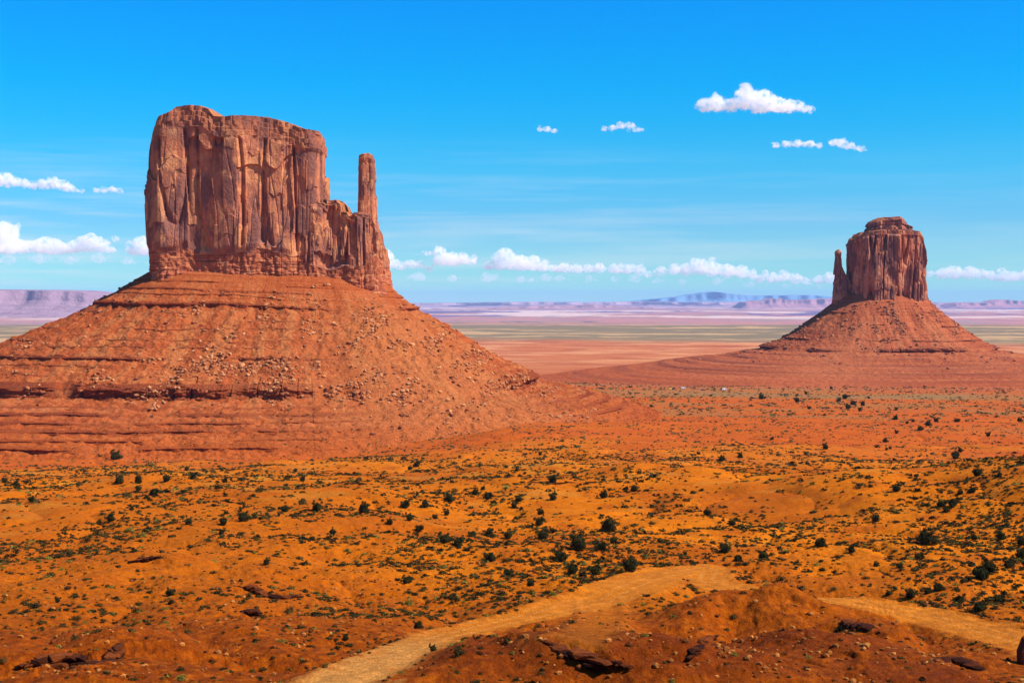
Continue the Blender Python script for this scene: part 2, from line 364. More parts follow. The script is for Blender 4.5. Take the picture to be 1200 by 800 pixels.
def ground_colour(x, y, z, r, u):
    c = np.tile(np.array([.53, .128, .002]), (len(x), 1))
    n1 = fb2(x / 55, y / 70, 4, 31); n2 = fb2(x / 11, y / 15, 4, 35); n3 = fb2(x / 3.2, y / 3.2, 3, 37)
    n4 = fb2(x / 1.1, y / 1.3, 3, 39)
    c = mixc(c, (.38, .080, .003), sst(-.05, .45, n1 + .25 * n2) * .8)
    c = mixc(c, (.61, .165, .004), sst(.12, .5, n2 - .3 * n1) * .5)
    c = mixc(c, (.34, .062, .003), sst(.2, .55, -n2 + .3 * n3) * .6)
    c = mixc(c, (.40, .085, .003), sst(.06, -.2, u) * sst(560, 300, r) * .65)          # redder soil to the west
    # near slopes: dim, vignetted foreground painted into browner soil, with coarser mottling
    c = mixc(c, (.225, .036, .001), sst(215, 125, r + 22 * n1) * .85)
    c = mixc(c, (.38, .085, .003), sst(.15, .5, n4 + .4 * n3) * sst(240, 150, r) * .55)
    c = mixc(c, (.15, .026, .003), sst(.2, .55, -n4 + .3 * n2) * sst(240, 150, r) * .6)
    c = mixc(c, (.40, .21, .035), sst(.28, .55, fb2(x / 30, y / 16, 4, 55)) * .35 * sst(220, 420, r))     # dry grass
    c = mixc(c, (.50, .135, .012), sst(430, 620, r) * .5)
    c = mixc(c, (.45, .082, .009), sst(500, 760, r + 130 * n1 + 40 * n2) * (.9 + .5 * fb2(x / 150, y / 40, 3, 61)).clip(0, 1))
    ee = ((x - xat(316, 1133)) / 262) ** 2 + ((y - 1134) / 285) ** 2
    c = mixc(c, (.44, .092, .014), sst(1.55, 1.0, ee) * (.75 + .3 * n2).clip(0, 1))
    e2 = ((x - xat(1033, 2350)) / 560) ** 2 + ((y - 2350) / 520) ** 2
    e2n = e2 + .35 * fb2(x / 120, y / 60, 4, 173)
    tan = sst(.0, .4, fb2(x / 260, y / 120, 4, 63) + .25 * sst(1050, 1700, r))
    c = mixc(c, (.30, .125, .035), tan * sst(800, 1200, r) * (1 - sst(2200, 2700, r)) * .6)
    c = mixc(c, (.25, .145, .055), sst(1400, 1800, r) * (1 - sst(2000, 2300, r)) * (.35 + 1.1 * fb2(x / 330, y / 130, 4, 67)).clip(0, 1))
    c = mixc(c, (.40, .095, .032), sst(1.6, 1.05, e2n) * .8)
    c = mixc(c, (.46, .14, .05), sst(2300, 2900, r) * .9)
    c = mixc(c, (.36, .085, .03), sst(2300, 3000, r) * sst(.0, .4, fb2(x / 240, y / 150, 4, 69)) * .8)
    c = mixc(c, (.60, .25, .10), sst(3000, 4300, r) * sst(-.15, .3, fb2(x / 520, y / 330, 5, 71)) * .8)
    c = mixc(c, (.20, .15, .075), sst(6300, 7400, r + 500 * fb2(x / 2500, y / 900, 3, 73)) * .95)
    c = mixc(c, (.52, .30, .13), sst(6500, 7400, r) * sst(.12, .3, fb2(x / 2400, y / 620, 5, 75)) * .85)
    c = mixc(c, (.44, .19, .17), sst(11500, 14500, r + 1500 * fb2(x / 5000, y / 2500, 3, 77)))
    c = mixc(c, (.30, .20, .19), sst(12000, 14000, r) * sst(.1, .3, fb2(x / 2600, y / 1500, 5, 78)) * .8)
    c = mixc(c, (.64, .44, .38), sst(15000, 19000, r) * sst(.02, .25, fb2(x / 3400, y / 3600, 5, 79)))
    c = mixc(c, (.14, .10, .20), sst(15000, 19000, r) * sst(.2, .32, fb2(x / 3600, y / 4200, 4, 83)))  # dark blue patches paint cloud shadows onto the far plain
    road, dark = soil_masks(x, y, r)
    c = mixc(c, (.135, .021, .002), dark * (.8 + .3 * n3).clip(0, 1) * .9)
    c = mixc(c, (.52, .152, .010), road * (.86 + .25 * n3).clip(0, 1))
    c = mixc(c, (.50, .235, .06), road * sst(170, 105, r) * sst(0, -9, x) * .65)
    d1, i1 = near_poly(x, y, ROAD)
    trk = np.exp(-((np.abs(d1 + .25 * fb2(x / 6, y / 6, 2, 161)) - .95) / .22) ** 2) + .7 * np.exp(-((np.abs(d1 - 1.9 + .3 * fb2(x / 9, y / 9, 2, 163)) - .8) / .2) ** 2)
    c = mixc(c, (.60, .24, .05), road * trk * .35)
    c = mixc(c, (.40, .11, .009), road * sst(.05, .45, fb2(x / 4, y / 6, 4, 165)) * .4)
    return c * (1 + .10 * n3[:, None] + .14 * sst(300, 150, r)[:, None] * n4[:, None])
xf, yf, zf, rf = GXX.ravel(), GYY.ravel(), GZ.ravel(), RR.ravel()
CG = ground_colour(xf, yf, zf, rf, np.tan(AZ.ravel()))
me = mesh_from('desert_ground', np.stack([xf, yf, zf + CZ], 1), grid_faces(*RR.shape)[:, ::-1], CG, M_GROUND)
link('desert_ground', me, kind='structure')

# ------------------------------------------------------------------ haze
gmin = float(zf.min())
def box_mesh(name, lo, hi):
    V = np.array([[x, y, z] for x in (lo[0], hi[0]) for y in (lo[1], hi[1]) for z in (lo[2], hi[2])])
    F = np.array([[0, 1, 3, 2], [4, 6, 7, 5], [0, 4, 5, 1], [2, 3, 7, 6], [0, 2, 6, 4], [1, 5, 7, 3]])
    c = V.mean(0)
    for i, f in enumerate(F):                                   # every face looks outward
        n_ = np.cross(V[f[1]] - V[f[0]], V[f[2]] - V[f[1]])
        if n_ @ (V[f].mean(0) - c) < 0: F[i] = f[::-1]
    return mesh_from(name, V, F, smooth=False)
hz = bpy.data.materials.new('haze'); hz.use_nodes = True; t = hz.node_tree; t.nodes.clear()
pv = N(t, 'ShaderNodeVolumePrincipled'); pv.inputs['Color'].default_value = (.36, .58, 1, 1); pv.inputs['Density'].default_value = 1.3e-5
om = N(t, 'ShaderNodeOutputMaterial'); L(t, pv.outputs[0], om.inputs['Volume'])
me = box_mesh('haze', (-72000, -300, CZ + gmin - 1), (72000, 72000, CZ + 430)); me.materials.append(hz)
link('haze', me, kind='stuff')

# ------------------------------------------------------------------ far hills and mesas
def mesa(name, d, depth, tops, colr, zfoot=-224, rough=6, seed=1, talus=.45, cliffc=None):
    """a flat-topped ridge: tops = [(px, py)...] crest seen from the overlook, turned into real heights at distance d"""
    px = np.array([p[0] for p in tops], float); py = np.array([p[1] for p in tops], float)
    xs = np.linspace(px[0], px[-1], 260); X = (xs - 600) / FPX * d
    H = np.interp(xs, px, [zat(v, d) for v in py]) + fb2(xs / 7, xs * 0, 3, seed) * rough
    H = np.maximum(H, CZ + zfoot + 2)
    prof_s = np.array([-1.0, -.62, -.50, -.46, -.2, 0, .3, 1.0]); prof_h = np.array([0, .32, .5, .95, 1, 1, .96, 0])
    ss = np.linspace(-1, 1, 60); pr = np.interp(ss, prof_s, prof_h)
    Y = d + depth * ss
    XX = np.repeat(X[None], 60, 0); YY = np.repeat(Y[:, None], 260, 1) + fb2(XX / (depth * .35), XX * 0 + 3, 3, seed + 2) * depth * .18
    ZZ = CZ + zfoot + (H - CZ - zfoot)[None] * pr[:, None]
    ZZ = ZZ + fb2(XX / (depth * .2), YY / (depth * .2), 3, seed + 4) * rough * .8 * np.sin(np.pi * (ss[:, None] + 1) / 2)
    c = np.tile(np.array(colr, float), (60 * 260, 1)); c *= (1 + .25 * fb2(XX.ravel() / depth * 3, ZZ.ravel() / rough / 4, 3, seed + 6))[:, None]
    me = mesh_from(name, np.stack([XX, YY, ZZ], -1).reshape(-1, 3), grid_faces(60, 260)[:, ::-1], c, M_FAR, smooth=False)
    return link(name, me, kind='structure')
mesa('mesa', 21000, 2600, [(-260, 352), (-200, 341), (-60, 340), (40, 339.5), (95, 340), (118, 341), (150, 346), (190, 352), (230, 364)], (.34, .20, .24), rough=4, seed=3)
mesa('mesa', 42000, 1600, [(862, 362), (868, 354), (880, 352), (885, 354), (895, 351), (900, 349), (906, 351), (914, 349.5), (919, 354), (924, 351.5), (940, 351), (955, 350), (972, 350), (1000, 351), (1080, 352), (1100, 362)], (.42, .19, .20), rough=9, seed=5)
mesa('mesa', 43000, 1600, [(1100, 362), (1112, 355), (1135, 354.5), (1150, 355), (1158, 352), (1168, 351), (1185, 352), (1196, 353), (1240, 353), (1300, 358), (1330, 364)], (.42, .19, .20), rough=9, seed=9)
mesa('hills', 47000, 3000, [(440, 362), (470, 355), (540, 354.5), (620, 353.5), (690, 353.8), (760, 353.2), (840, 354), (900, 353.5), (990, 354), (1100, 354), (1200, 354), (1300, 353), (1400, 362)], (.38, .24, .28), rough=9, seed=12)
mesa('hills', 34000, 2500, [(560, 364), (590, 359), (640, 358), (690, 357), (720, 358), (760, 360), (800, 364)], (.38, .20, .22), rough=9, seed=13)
mesa('mountain', 51000, 3000, [(690, 359), (745, 352), (790, 347.5), (818, 343), (832, 341.5), (850, 344), (872, 346), (900, 346), (940, 345.5), (962, 347), (985, 350), (1040, 357)], (.14, .26, .40), rough=5, seed=15)  # blue rock tint paints in the haze of distance

# ------------------------------------------------------------------ buttes
def outline(cx, cy, hw, hd, p, n, lobes, seed):
    th = np.linspace(0, 2 * np.pi, 6000, endpoint=False) + np.pi / 2
    c, s_ = np.cos(th), np.sin(th)
    x = hw * np.sign(c) * np.abs(c) ** (2 / p); y = hd * np.sign(s_) * np.abs(s_) ** (2 / p)
    ds = np.hypot(np.diff(x, append=x[0]), np.diff(y, append=y[0])); a = np.r_[0, np.cumsum(ds)]
    q = np.linspace(0, a[-1], n, endpoint=False)
    x = np.interp(q, a, np.r_[x, x[0]]); y = np.interp(q, a, np.r_[y, y[0]])
    tx = np.roll(x, -3) - np.roll(x, 3); ty = np.roll(y, -3) - np.roll(y, 3); l = np.hypot(tx, ty) + 1e-9
    nx, ny = ty / l, -tx / l
    return x, y, nx, ny, q
def slab(a, z, wcol, hrow, s):
    aw = a + .5 * pn2(a / 9, z / 30, s + 3) + .12 * wcol * pn2(a * 0 + s, z / 40, s)
    i = np.floor(aw / wcol); f = aw / wcol - i
    zz = z + hrow * hsh(i, 0, s) * 3 + pn2(a / (wcol * .6), z * 0, s + 5) * hrow * .22
    j = np.floor(zz / hrow)
    return hsh(i, j, s + 1), i, f
def rock_loft(name, parent, cx, cy, hw, hd, p, z0, top, width, seed, nt_, nz, lobe=5., flute=2., slabd=1.6, base_h=.1, base_out=2., cap_h=.06, dome=2., crackd=2.5, pal='west', wc=9., label=None, tilt=0):
    x, y, nx, ny, a = outline(cx, cy, hw, hd, p, nt_, lobe, seed)
    Hx = np.interp(x / hw, *top)                                            # top height for each outline point
    v = np.linspace(0, 1, nz)
    z0a = z0 + tilt * x / hw
    Z = z0a[None] + v[:, None] * (Hx - z0a)[None]
    A = np.repeat(a[None], nz, 0)
    wv = np.interp(v, *width)[:, None]
    wb = np.interp(v, *width).mean()
    hfrac = (Z - z0) / (Hx.max() - z0) * (1 + .35 * fb2(a / 30, a * 0, 3, seed + 80))[None]
    big = fb2(A / 42, Z / 260, 2, seed) * lobe * 1.3
    fl = fb2(A / 15, Z / 60, 2, seed + 5) * flute
    cr_ = np.clip(1 - np.abs(pn2(A / 21 + .05 * pn2(A / 5, Z / 30, seed + 8), Z / 190, seed + 9)) * 7, 0, 1) ** 1.5 * crackd
    cr2 = np.clip(1 - np.abs(pn2(A / 6.5 + .06 * pn2(A / 5, Z / 16, seed + 12), Z / 70, seed + 11)) * 7, 0, 1) ** 1.5 * crackd * .2
    s1, i1, f1 = slab(A, Z, wc, wc * 3.0, seed + 20)
    s2, i2, f2 = slab(A, Z, wc * .45, wc * 1.1, seed + 30)
    mid = sst(base_h, base_h + .05, hfrac) * (1 - sst(1 - cap_h - .03, 1 - cap_h, v)[:, None])
    d = big + fl + mid * ((s1 - .5) * slabd + (s2 - .5) * slabd * .28 - cr_ - cr2)
    # bedded base: horizontal courses stepping out
    nb = 7
    bz = hfrac / base_h * nb + .25 * pn2(A / 14, Z * 0, seed + 40)
    st = (nb - np.floor(np.clip(bz, 0, nb))) / nb
    d = d + (hfrac < base_h) * (base_out * st * (.55 + .8 * fb2(A / 12, bz, 3, seed + 41)) + .9 * pn2(A / 3.2, np.floor(bz) * 3.7, seed + 42) - .3 - cr2 * 1.0 - cr_ * .4)
    # bedded top
    ct = np.clip((v[:, None] - (1 - cap_h)) / cap_h, 0, 1)
    cs = np.floor(ct * 4 + .3 * pn2(A / 12, Z * 0, seed + 44))
    d = d - (ct > 0) * (cs * .7 * (.7 + .9 * fb2(A / 18, cs * 2.3, 3, seed + 46)) - .9 * pn2(A / 4, cs * 1.7, seed + 45) + cr2 * .8)
    X = cx + x[None] * wv + nx[None] * d * min(1, hw / 20); Y = cy + y[None] * wv + ny[None] * d * min(1, hw / 20)
    V = [np.stack([X, Y, Z], -1).reshape(-1, 3)]
    F = [grid_faces(nz, nt_, True)]
    # colour: mineral colours only
    if pal == 'west': c0, varn, fresh, bed = (.50, .166, .082), (.235, .094, .070), (.72, .30, .12), (.43, .108, .046)
    else: c0, varn, fresh, bed = (.50, .165, .088), (.23, .09, .07), (.68, .28, .13), (.40, .108, .052)
    c = np.tile(np.array(c0), (nz * nt_, 1)); Af, Zf = A.ravel(), Z.ravel(); hf = hfrac.ravel()
    k1 = fb2(Af / 9, Zf / 60, 5, seed + 50); k2 = fb2(Af / 25, Zf / 35, 4, seed + 54); k3 = fb2(Af / 4, Zf / 7, 4, seed + 58)
    c = mixc(c, varn, sst(.0, .36, k1 * .7 + k2 * .9 + .10) * .9 * (hf > base_h))
    c = mixc(c, varn, (s1.ravel() > .72) * .45 * (hf > base_h))
    c = mixc(c, fresh, (s2.ravel() > .86) * .55 * sst(-.1, .3, k2) * (hf > base_h))
    c = mixc(c, fresh, sst(.25, .5, -k2 + .5 * k3) * .6 * (hf > base_h * .9))
    c = mixc(c, bed, (hf <= base_h) * (.65 + .5 * k3).clip(0, 1))
    c = mixc(c, fresh, (hf <= base_h) * sst(.1, .5, fb2(Af / 9, Zf / 2.5, 3, seed + 62)) * .45)
    bandn = pn2(Af / 60, Zf / 1.1, seed + 60)
    c = mixc(c, (.16, .045, .025), (hf <= base_h) * sst(.1, .5, bandn) * .7)
    c = mixc(c, (.30, .09, .045), (np.repeat(ct, 1).reshape(ct.shape).repeat(nt_ if ct.shape[1] == 1 else 1, 1).ravel() > 0) * (.4 + .5 * bandn).clip(0, 1))
    # top surface
    nr = 14
    rx, ry, rz = X[-1], Y[-1], Z[-1]
    mx_, my_ = cx, cy
    base_i = (nz - 1) * nt_
    rings = []
    for q in range(1, nr):
        f = 1 - q / (nr - 1) * .985
        xx = mx_ + (rx - mx_) * f; yy = my_ + (ry - my_) * f
        ht = np.interp((xx - cx) / hw, *top)
        zz = lerp(rz, ht, sst(0, .25, 1 - f)) + dome * (1 - f ** 2) + fb2(xx / 7, yy / 7, 3, seed + 70) * 1.2 * sst(0, .3, 1 - f)
        rings.append(np.stack([xx, yy, zz], -1))
    V.append(np.concatenate(rings))
    F.append(base_i + grid_faces(nr, nt_, True))
    V = np.concatenate(V); F = np.concatenate(F)
    cc = np.concatenate([c, np.tile(np.array([.42, .15, .06]), ((nr - 1) * nt_, 1))])
    me = mesh_from(name, V, F, cc, M_CLIFF, smooth=False)
    return link(name, me, parent, label=label)
def topf(tab, d, cx, hw):
    return (np.array([(xat(p[0], d) - cx) / hw for p in tab]), np.array([zat(p[1], d) for p in tab]))
def empty(name, loc, label, cat, group=None):
    o = bpy.data.objects.new(name, None); COL.objects.link(o); o['label'] = label; o['category'] = cat
    if group: o['group'] = group
    o.empty_display_size = 1
    return o
# parts carry world coordinates, so the butte's empty stays at the origin of the site
west = empty('sandstone_butte', (0, 0, 0), 'larger butte at the left, broad block with a separate thin spire at its right end', 'butte', 'sandstone buttes on the valley floor')
D0 = 1133
def span(a, b, d): return (xat(a, d) + xat(b, d)) / 2, (xat(b, d) - xat(a, d)) / 2
cx, hw = span(181, 380, D0)
rock_loft('cliff', west, cx, 1136, hw, 46, 7.0, zat(330, 1090),
          topf([(176, 205), (179, 168), (184, 152), (190, 139), (204, 134), (212, 128), (225, 126), (240, 127), (250, 131), (256, 139), (264, 140), (285, 138), (305, 138), (325, 141), (345, 147), (362, 153), (371, 154), (378, 158), (382, 164)], 1105, cx, hw),
          ([0, .1, .5, .8, .93, 1], [1.0, 1.0, .998, .995, .99, .985]), 3, 760, 330, lobe=4.2, flute=.5, slabd=4.6, base_h=.17, base_out=1.4, cap_h=.12, dome=2, crackd=3.2, wc=20, tilt=-2)
cx, hw = span(338, 455, D0)
rock_loft('cliff', west, cx, 1136, hw, 41, 6.0, zat(348, 1100),
          topf([(338, 238), (370, 238), (382.5, 240), (383.5, 243), (386, 243), (387, 236), (397, 235), (398, 238), (402, 240), (403, 249), (411, 250), (412, 254), (419, 256), (420, 250), (440, 252), (443, 262), (446, 264), (447, 283), (450, 285), (451, 306), (455, 322)], 1112, cx, hw),
          ([0, .12, .5, 1], [1.03, .99, .955, .93]), 9, 420, 190, lobe=3.2, flute=1.4, slabd=3.6, base_h=.34, base_out=1.8, cap_h=.05, dome=1, crackd=3.0, wc=7, tilt=-4)
cx, hw = span(419, 441, 1125)
rock_loft('spire', west, cx, 1126, hw, 7.5, 3.6, zat(275, 1125),
          topf([(410, 184), (421, 182), (428, 180.5), (436, 181), (438, 183), (450, 184)], 1125, cx, hw),
          ([0, .1, .25, .45, .6, .78, .86, .9, .95, 1], [1.12, 1.04, .96, .88, .84, .80, .78, .70, .76, .72]), 15, 200, 220, lobe=2.0, flute=1.2, slabd=3.6, base_h=.02, base_out=.3, cap_h=.05, dome=.2, crackd=1.5, wc=6)

def skirt(name, parent, cx, cy, hw, hd, p, prof_pts, ledges, scale, fan, seed, nt_, ns, tilt, col, bandc, mat=M_TALUS, gully=6., zjit=2.):
    """talus cone with bedded ledges: prof_pts = smooth profile (s, z); ledges = (z top, drop, strength)"""
    x, y, nx, ny, a = outline(cx, cy, hw, hd, p, nt_, 0, seed)
    # smooth normals so the fan spreads like a cone
    kk_ = nt_ // 14
    def sm(q):
        ker = np.ones(kk_ * 2 + 1) / (kk_ * 2 + 1); return np.convolve(np.r_[q[-kk_:], q, q[:kk_]], ker, 'valid')
    nx, ny = sm(nx), sm(ny); l = np.hypot(nx, ny); nx, ny = nx / l, ny / l
    sp = np.array([q[0] for q in prof_pts], float); zp = np.array([q[1] for q in prof_pts], float)
    # two profiles on one parameter: smooth, and with benches
    zs_top, zs_bot = zp[0], zp[-1]
    zz = np.linspace(zs_top, zs_bot, ns)
    ssm = np.interp(-zz, -zp, sp)
    off = np.zeros(ns)
    A = np.repeat(a[None], ns, 0)
    Zs = np.repeat(zz[:, None], nt_, 1); Sm = np.repeat(ssm[:, None], nt_, 1)
    ang = np.arctan2(ny, nx)                                    # -pi/2 faces the camera
    slope = np.gradient(ssm, zz)                                # ds/dz (negative)
    led = np.zeros_like(Zs); cl = np.zeros_like(Zs)
    for zt, drop, stg, benchw, wob in ledges:
        zt_ = zt + wob * fb2(a / 60, a * 0, 2, seed + int(abs(zt)))
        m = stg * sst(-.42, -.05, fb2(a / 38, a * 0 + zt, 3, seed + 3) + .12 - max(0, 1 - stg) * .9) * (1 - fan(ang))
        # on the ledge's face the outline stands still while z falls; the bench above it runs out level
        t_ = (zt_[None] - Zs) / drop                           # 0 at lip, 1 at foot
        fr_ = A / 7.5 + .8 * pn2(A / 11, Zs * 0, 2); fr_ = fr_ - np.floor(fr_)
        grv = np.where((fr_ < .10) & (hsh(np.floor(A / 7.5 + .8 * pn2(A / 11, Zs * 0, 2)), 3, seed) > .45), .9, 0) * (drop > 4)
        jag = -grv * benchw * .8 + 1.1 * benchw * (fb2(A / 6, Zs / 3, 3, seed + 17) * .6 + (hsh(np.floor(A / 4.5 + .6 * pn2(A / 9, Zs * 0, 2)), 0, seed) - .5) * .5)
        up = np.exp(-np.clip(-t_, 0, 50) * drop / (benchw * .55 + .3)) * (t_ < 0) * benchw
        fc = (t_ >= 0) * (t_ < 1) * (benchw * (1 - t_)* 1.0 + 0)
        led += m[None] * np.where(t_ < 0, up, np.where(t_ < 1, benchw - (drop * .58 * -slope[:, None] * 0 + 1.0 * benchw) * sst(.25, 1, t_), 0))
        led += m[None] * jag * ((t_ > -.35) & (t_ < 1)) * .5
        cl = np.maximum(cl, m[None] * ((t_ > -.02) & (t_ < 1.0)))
    gl = fb2(A / 26, Sm / 130, 3, seed + 7) * gully * sst(5, 60, Sm) + fb2(A / 7, Sm / 45, 3, seed + 9) * 1.0 * sst(2, 10, Sm)
    sc_ = scale(nx, ny, Sm)
    O = Sm * sc_ + led + gl + fan(ang)[None] * 14 * sst(5, 70, Sm) * (1 - sst(150, 260, Sm))
    X = cx + x[None] + nx[None] * O; Y = cy + y[None] + ny[None] * O
    Z = Zs + fb2(X / 9, Y / 9, 3, seed + 11) * zjit * sst(3, 40, Sm) * (1 - cl) + tilt * (x / hw)[None] * (1 - sst(0, 60, Sm))
    ck = np.tile(np.array(col[0]), (ns * nt_, 1)); Af, Sf, Zf = A.ravel(), Sm.ravel(), Zs.ravel()
    k1 = fb2(Af / 22, Sf / 30, 4, seed + 21); k2 = fb2(Af / 6, Sf / 8, 4, seed + 23); kb = fb2(Af / 160, Zf / 2.2, 3, seed + 25)
    ck = mixc(ck, col[1], sst(0, .5, k1 + .3 * k2) * .6)
    ck = mixc(ck, col[2], sst(.15, .5, -k1 + .4 * k2) * .55)
    ck = mixc(ck, (.50, .155, .055), sst(.1, .4, fb2(Af / 120, Zf / 1.1, 3, seed + 27)) * .5)
    ck = mixc(ck, bandc, sst(.08, .4, kb) * .65 * (1 - np.repeat(fan(ang)[None], ns, 0).ravel() * .8))
    stk = fb2(Af / 7, Sf / 110, 4, seed + 29)
    ck = mixc(ck, col[4], sst(.12, .45, stk + .3 * k2) * .6 * sst(8, 30, Sf) * sst(200, 140, Sf))
    ck = mixc(ck, col[1], sst(.12, .45, -stk + .3 * k1) * .6 * sst(200, 140, Sf))
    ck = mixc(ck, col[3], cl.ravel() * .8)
    ck = mixc(ck, col[4], np.repeat(fan(ang)[None], ns, 0).ravel() * .5 * sst(10, 60, Sf))
    lo = sst(zs_bot + (zs_top - zs_bot) * .32, zs_bot + (zs_top - zs_bot) * .12, Zf)
    ck = mixc(ck, col[5], lo * .6)
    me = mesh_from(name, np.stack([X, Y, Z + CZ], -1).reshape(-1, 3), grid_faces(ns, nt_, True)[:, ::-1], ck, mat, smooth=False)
    return link(name, me, parent), np.stack([X, Y, Z + CZ], -1), ang, Sm
cx, hw = span(181, 452, D0)
WPROF = [(-14, 22), (-2, 20), (3, 17), (38, -8), (92, -34), (140, -58), (149, -66), (185, -74), (215, -82), (250, -92), (300, -104), (330, -112)]
WLED = [(z_, .9, .75, 1.5, 1.2) for z_ in (12, 3, -9, -15, -20, -28, -33, -45, -50, -69, -74, -82, -86)] + [(-3, 3.0, 1.1, 3.4, 1.5), (7, 1.6, .7, 2.0, 1.0), (-39, 2.6, 1.1, 3.2, 1.5), (-22, 1.2, .35, 2, 2), (-55.5, 9.5, 1.2, 6.5, .8), (-72, 2.0, 1.3, 5, .5), (-76, 1.6, 1.2, 4, .5), (-79.5, 2.2, 1.3, 5, .5), (-84, 1.8, 1.2, 4.5, .5), (-87.5, 2.4, 1.3, 5, .5)]
wfan = lambda a: np.exp(-((a + 1.02) / .38) ** 2)
wsc = lambda nx, ny, S_: 1 + .24 * np.maximum(-nx, 0)[None] - np.maximum(nx, 0)[None] * np.interp(S_, [0, 60, 190], [.34, .27, .12])
wt, WGRID, WANG, WS = skirt('talus_slope', west, cx, 1134, hw, 46, 2.6, WPROF, WLED, wsc, wfan, 5, 1700, 560, -5,
      [(.43, .098, .026), (.36, .072, .019), (.47, .125, .036), (.25, .050, .018), (.50, .165, .05), (.46, .090, .011)], (.31, .055, .016))

east = empty('sandstone_butte', (0, 0, 0), 'smaller, farther butte at the right, layered cap on top and short finger at its left', 'butte', 'sandstone buttes on the valley floor')
D1 = 2350
cx, hw = span(995.5, 1082.5, D1)
rock_loft('cliff', east, cx, D1, hw, 52, 3.4, zat(366, D1 - 50),
          topf([(990, 330), (994.5, 312), (996, 298), (999, 287), (1003, 278), (1009, 272), (1040, 269), (1066, 270), (1079, 271), (1083, 276), (1088, 300)], D1 - 40, cx, hw),
          ([0, .1, .3, .7, .92, 1], [1.02, 1.0, .99, .985, .98, .965]), 23, 640, 260, lobe=3.8, flute=1.5, slabd=8.0, base_h=.10, base_out=.8, cap_h=.05, dome=1, crackd=11, pal='east', wc=20)
cx, hw = span(1015, 1064, D1)
rock_loft('cap_rock', east, cx, D1 - 5, hw, 30, 6, zat(271.5, D1 - 40),
          topf([(1010, 263), (1016, 262), (1020, 259), (1026, 257), (1034, 254.5), (1045, 254.5), (1054, 253.5), (1061, 257), (1063, 262), (1070, 264)], D1 - 30, cx, hw),
          ([0, .2, .35, .5, .55, .8, 1], [.98, 1.02, 1.0, .92, 1.0, .98, .9]), 27, 300, 80, lobe=3, flute=2, slabd=3.2, base_h=.02, base_out=.5, cap_h=.2, dome=.2, crackd=3, pal='east', wc=6)
cx, hw = span(974, 997, D1)
rock_loft('cliff', east, cx, D1 - 2, hw, 17, 2.4, zat(356, D1 - 10),
          topf([(970, 335), (975, 322), (977, 310), (985, 310), (988, 315), (991, 321), (994, 324), (998, 326)], D1 - 12, cx, hw),
          ([0, .2, .6, 1], [1.05, .97, .86, .62]), 29, 240, 110, lobe=4, flute=2.5, slabd=3, base_h=.1, base_out=1.2, cap_h=.05, dome=.5, crackd=3, pal='east', wc=6)
cx, hw = span(976.5, 986, D1)
rock_loft('spire', east, cx, D1 - 4, hw, 6.5, 2.3, zat(322, D1),
          topf([(960, 294), (978, 293.5), (982, 292.5), (986, 294), (998, 295)], D1, cx, hw),
          ([0, .25, .5, .75, .9, 1], [1.15, .95, .82, .72, .78, .6]), 31, 120, 100, lobe=2, flute=1.5, slabd=2, base_h=.02, base_out=.3, cap_h=.05, dome=.4, crackd=1, pal='east', wc=4)
cx, hw = span(984, 1082, D1)
EPROF = [(-14, 13), (-2, 8), (4, 1), (42, -33), (80, -62), (104, -75), (112, -80), (170, -92), (240, -100), (300, -110), (400, -122), (480, -134), (560, -150)]
ELED = [(-74, 6, 1.3, 8, 2), (-84, 2.0, .75, 6, 1.5), (-99, 2, .6, 8, 1.5), (-107.5, 2.4, .6, 9, 1.5), (-115.5, 2, .6, 9, 1), (-18, 1.5, .6, 3, 2), (-40, 2, .7, 4, 3), (-61, 2.5, .8, 5, 3), (-30, 2.5, .4, 4, 3), (-50, 3, .45, 4, 3), (-88, 3.0, .75, 8, 2), (-95, 2.6, .75, 8, 2), (-103, 3.0, .8, 9, 1.5), (-112, 3.2, .8, 9, 1.5), (-119, 3, .8, 9, 1.5)]
efan = lambda a: .55 * np.exp(-((a + 2.0) / .3) ** 2) + .3 * np.exp(-((a + 1.2) / .2) ** 2)
esc = lambda nx, ny, S_: 1 + .10 * np.maximum(-nx, 0)[None] + 0 * S_
et, EGRID, EANG, ES = skirt('talus_slope', east, cx, D1, hw, 50, 2.4, EPROF, ELED, esc, efan, 35, 1400, 480, 0,
      [(.40, .095, .036), (.32, .07, .027), (.45, .125, .05), (.20, .05, .026), (.45, .145, .055), (.42, .085, .024)], (.27, .056, .024), gully=10, zjit=1.3)

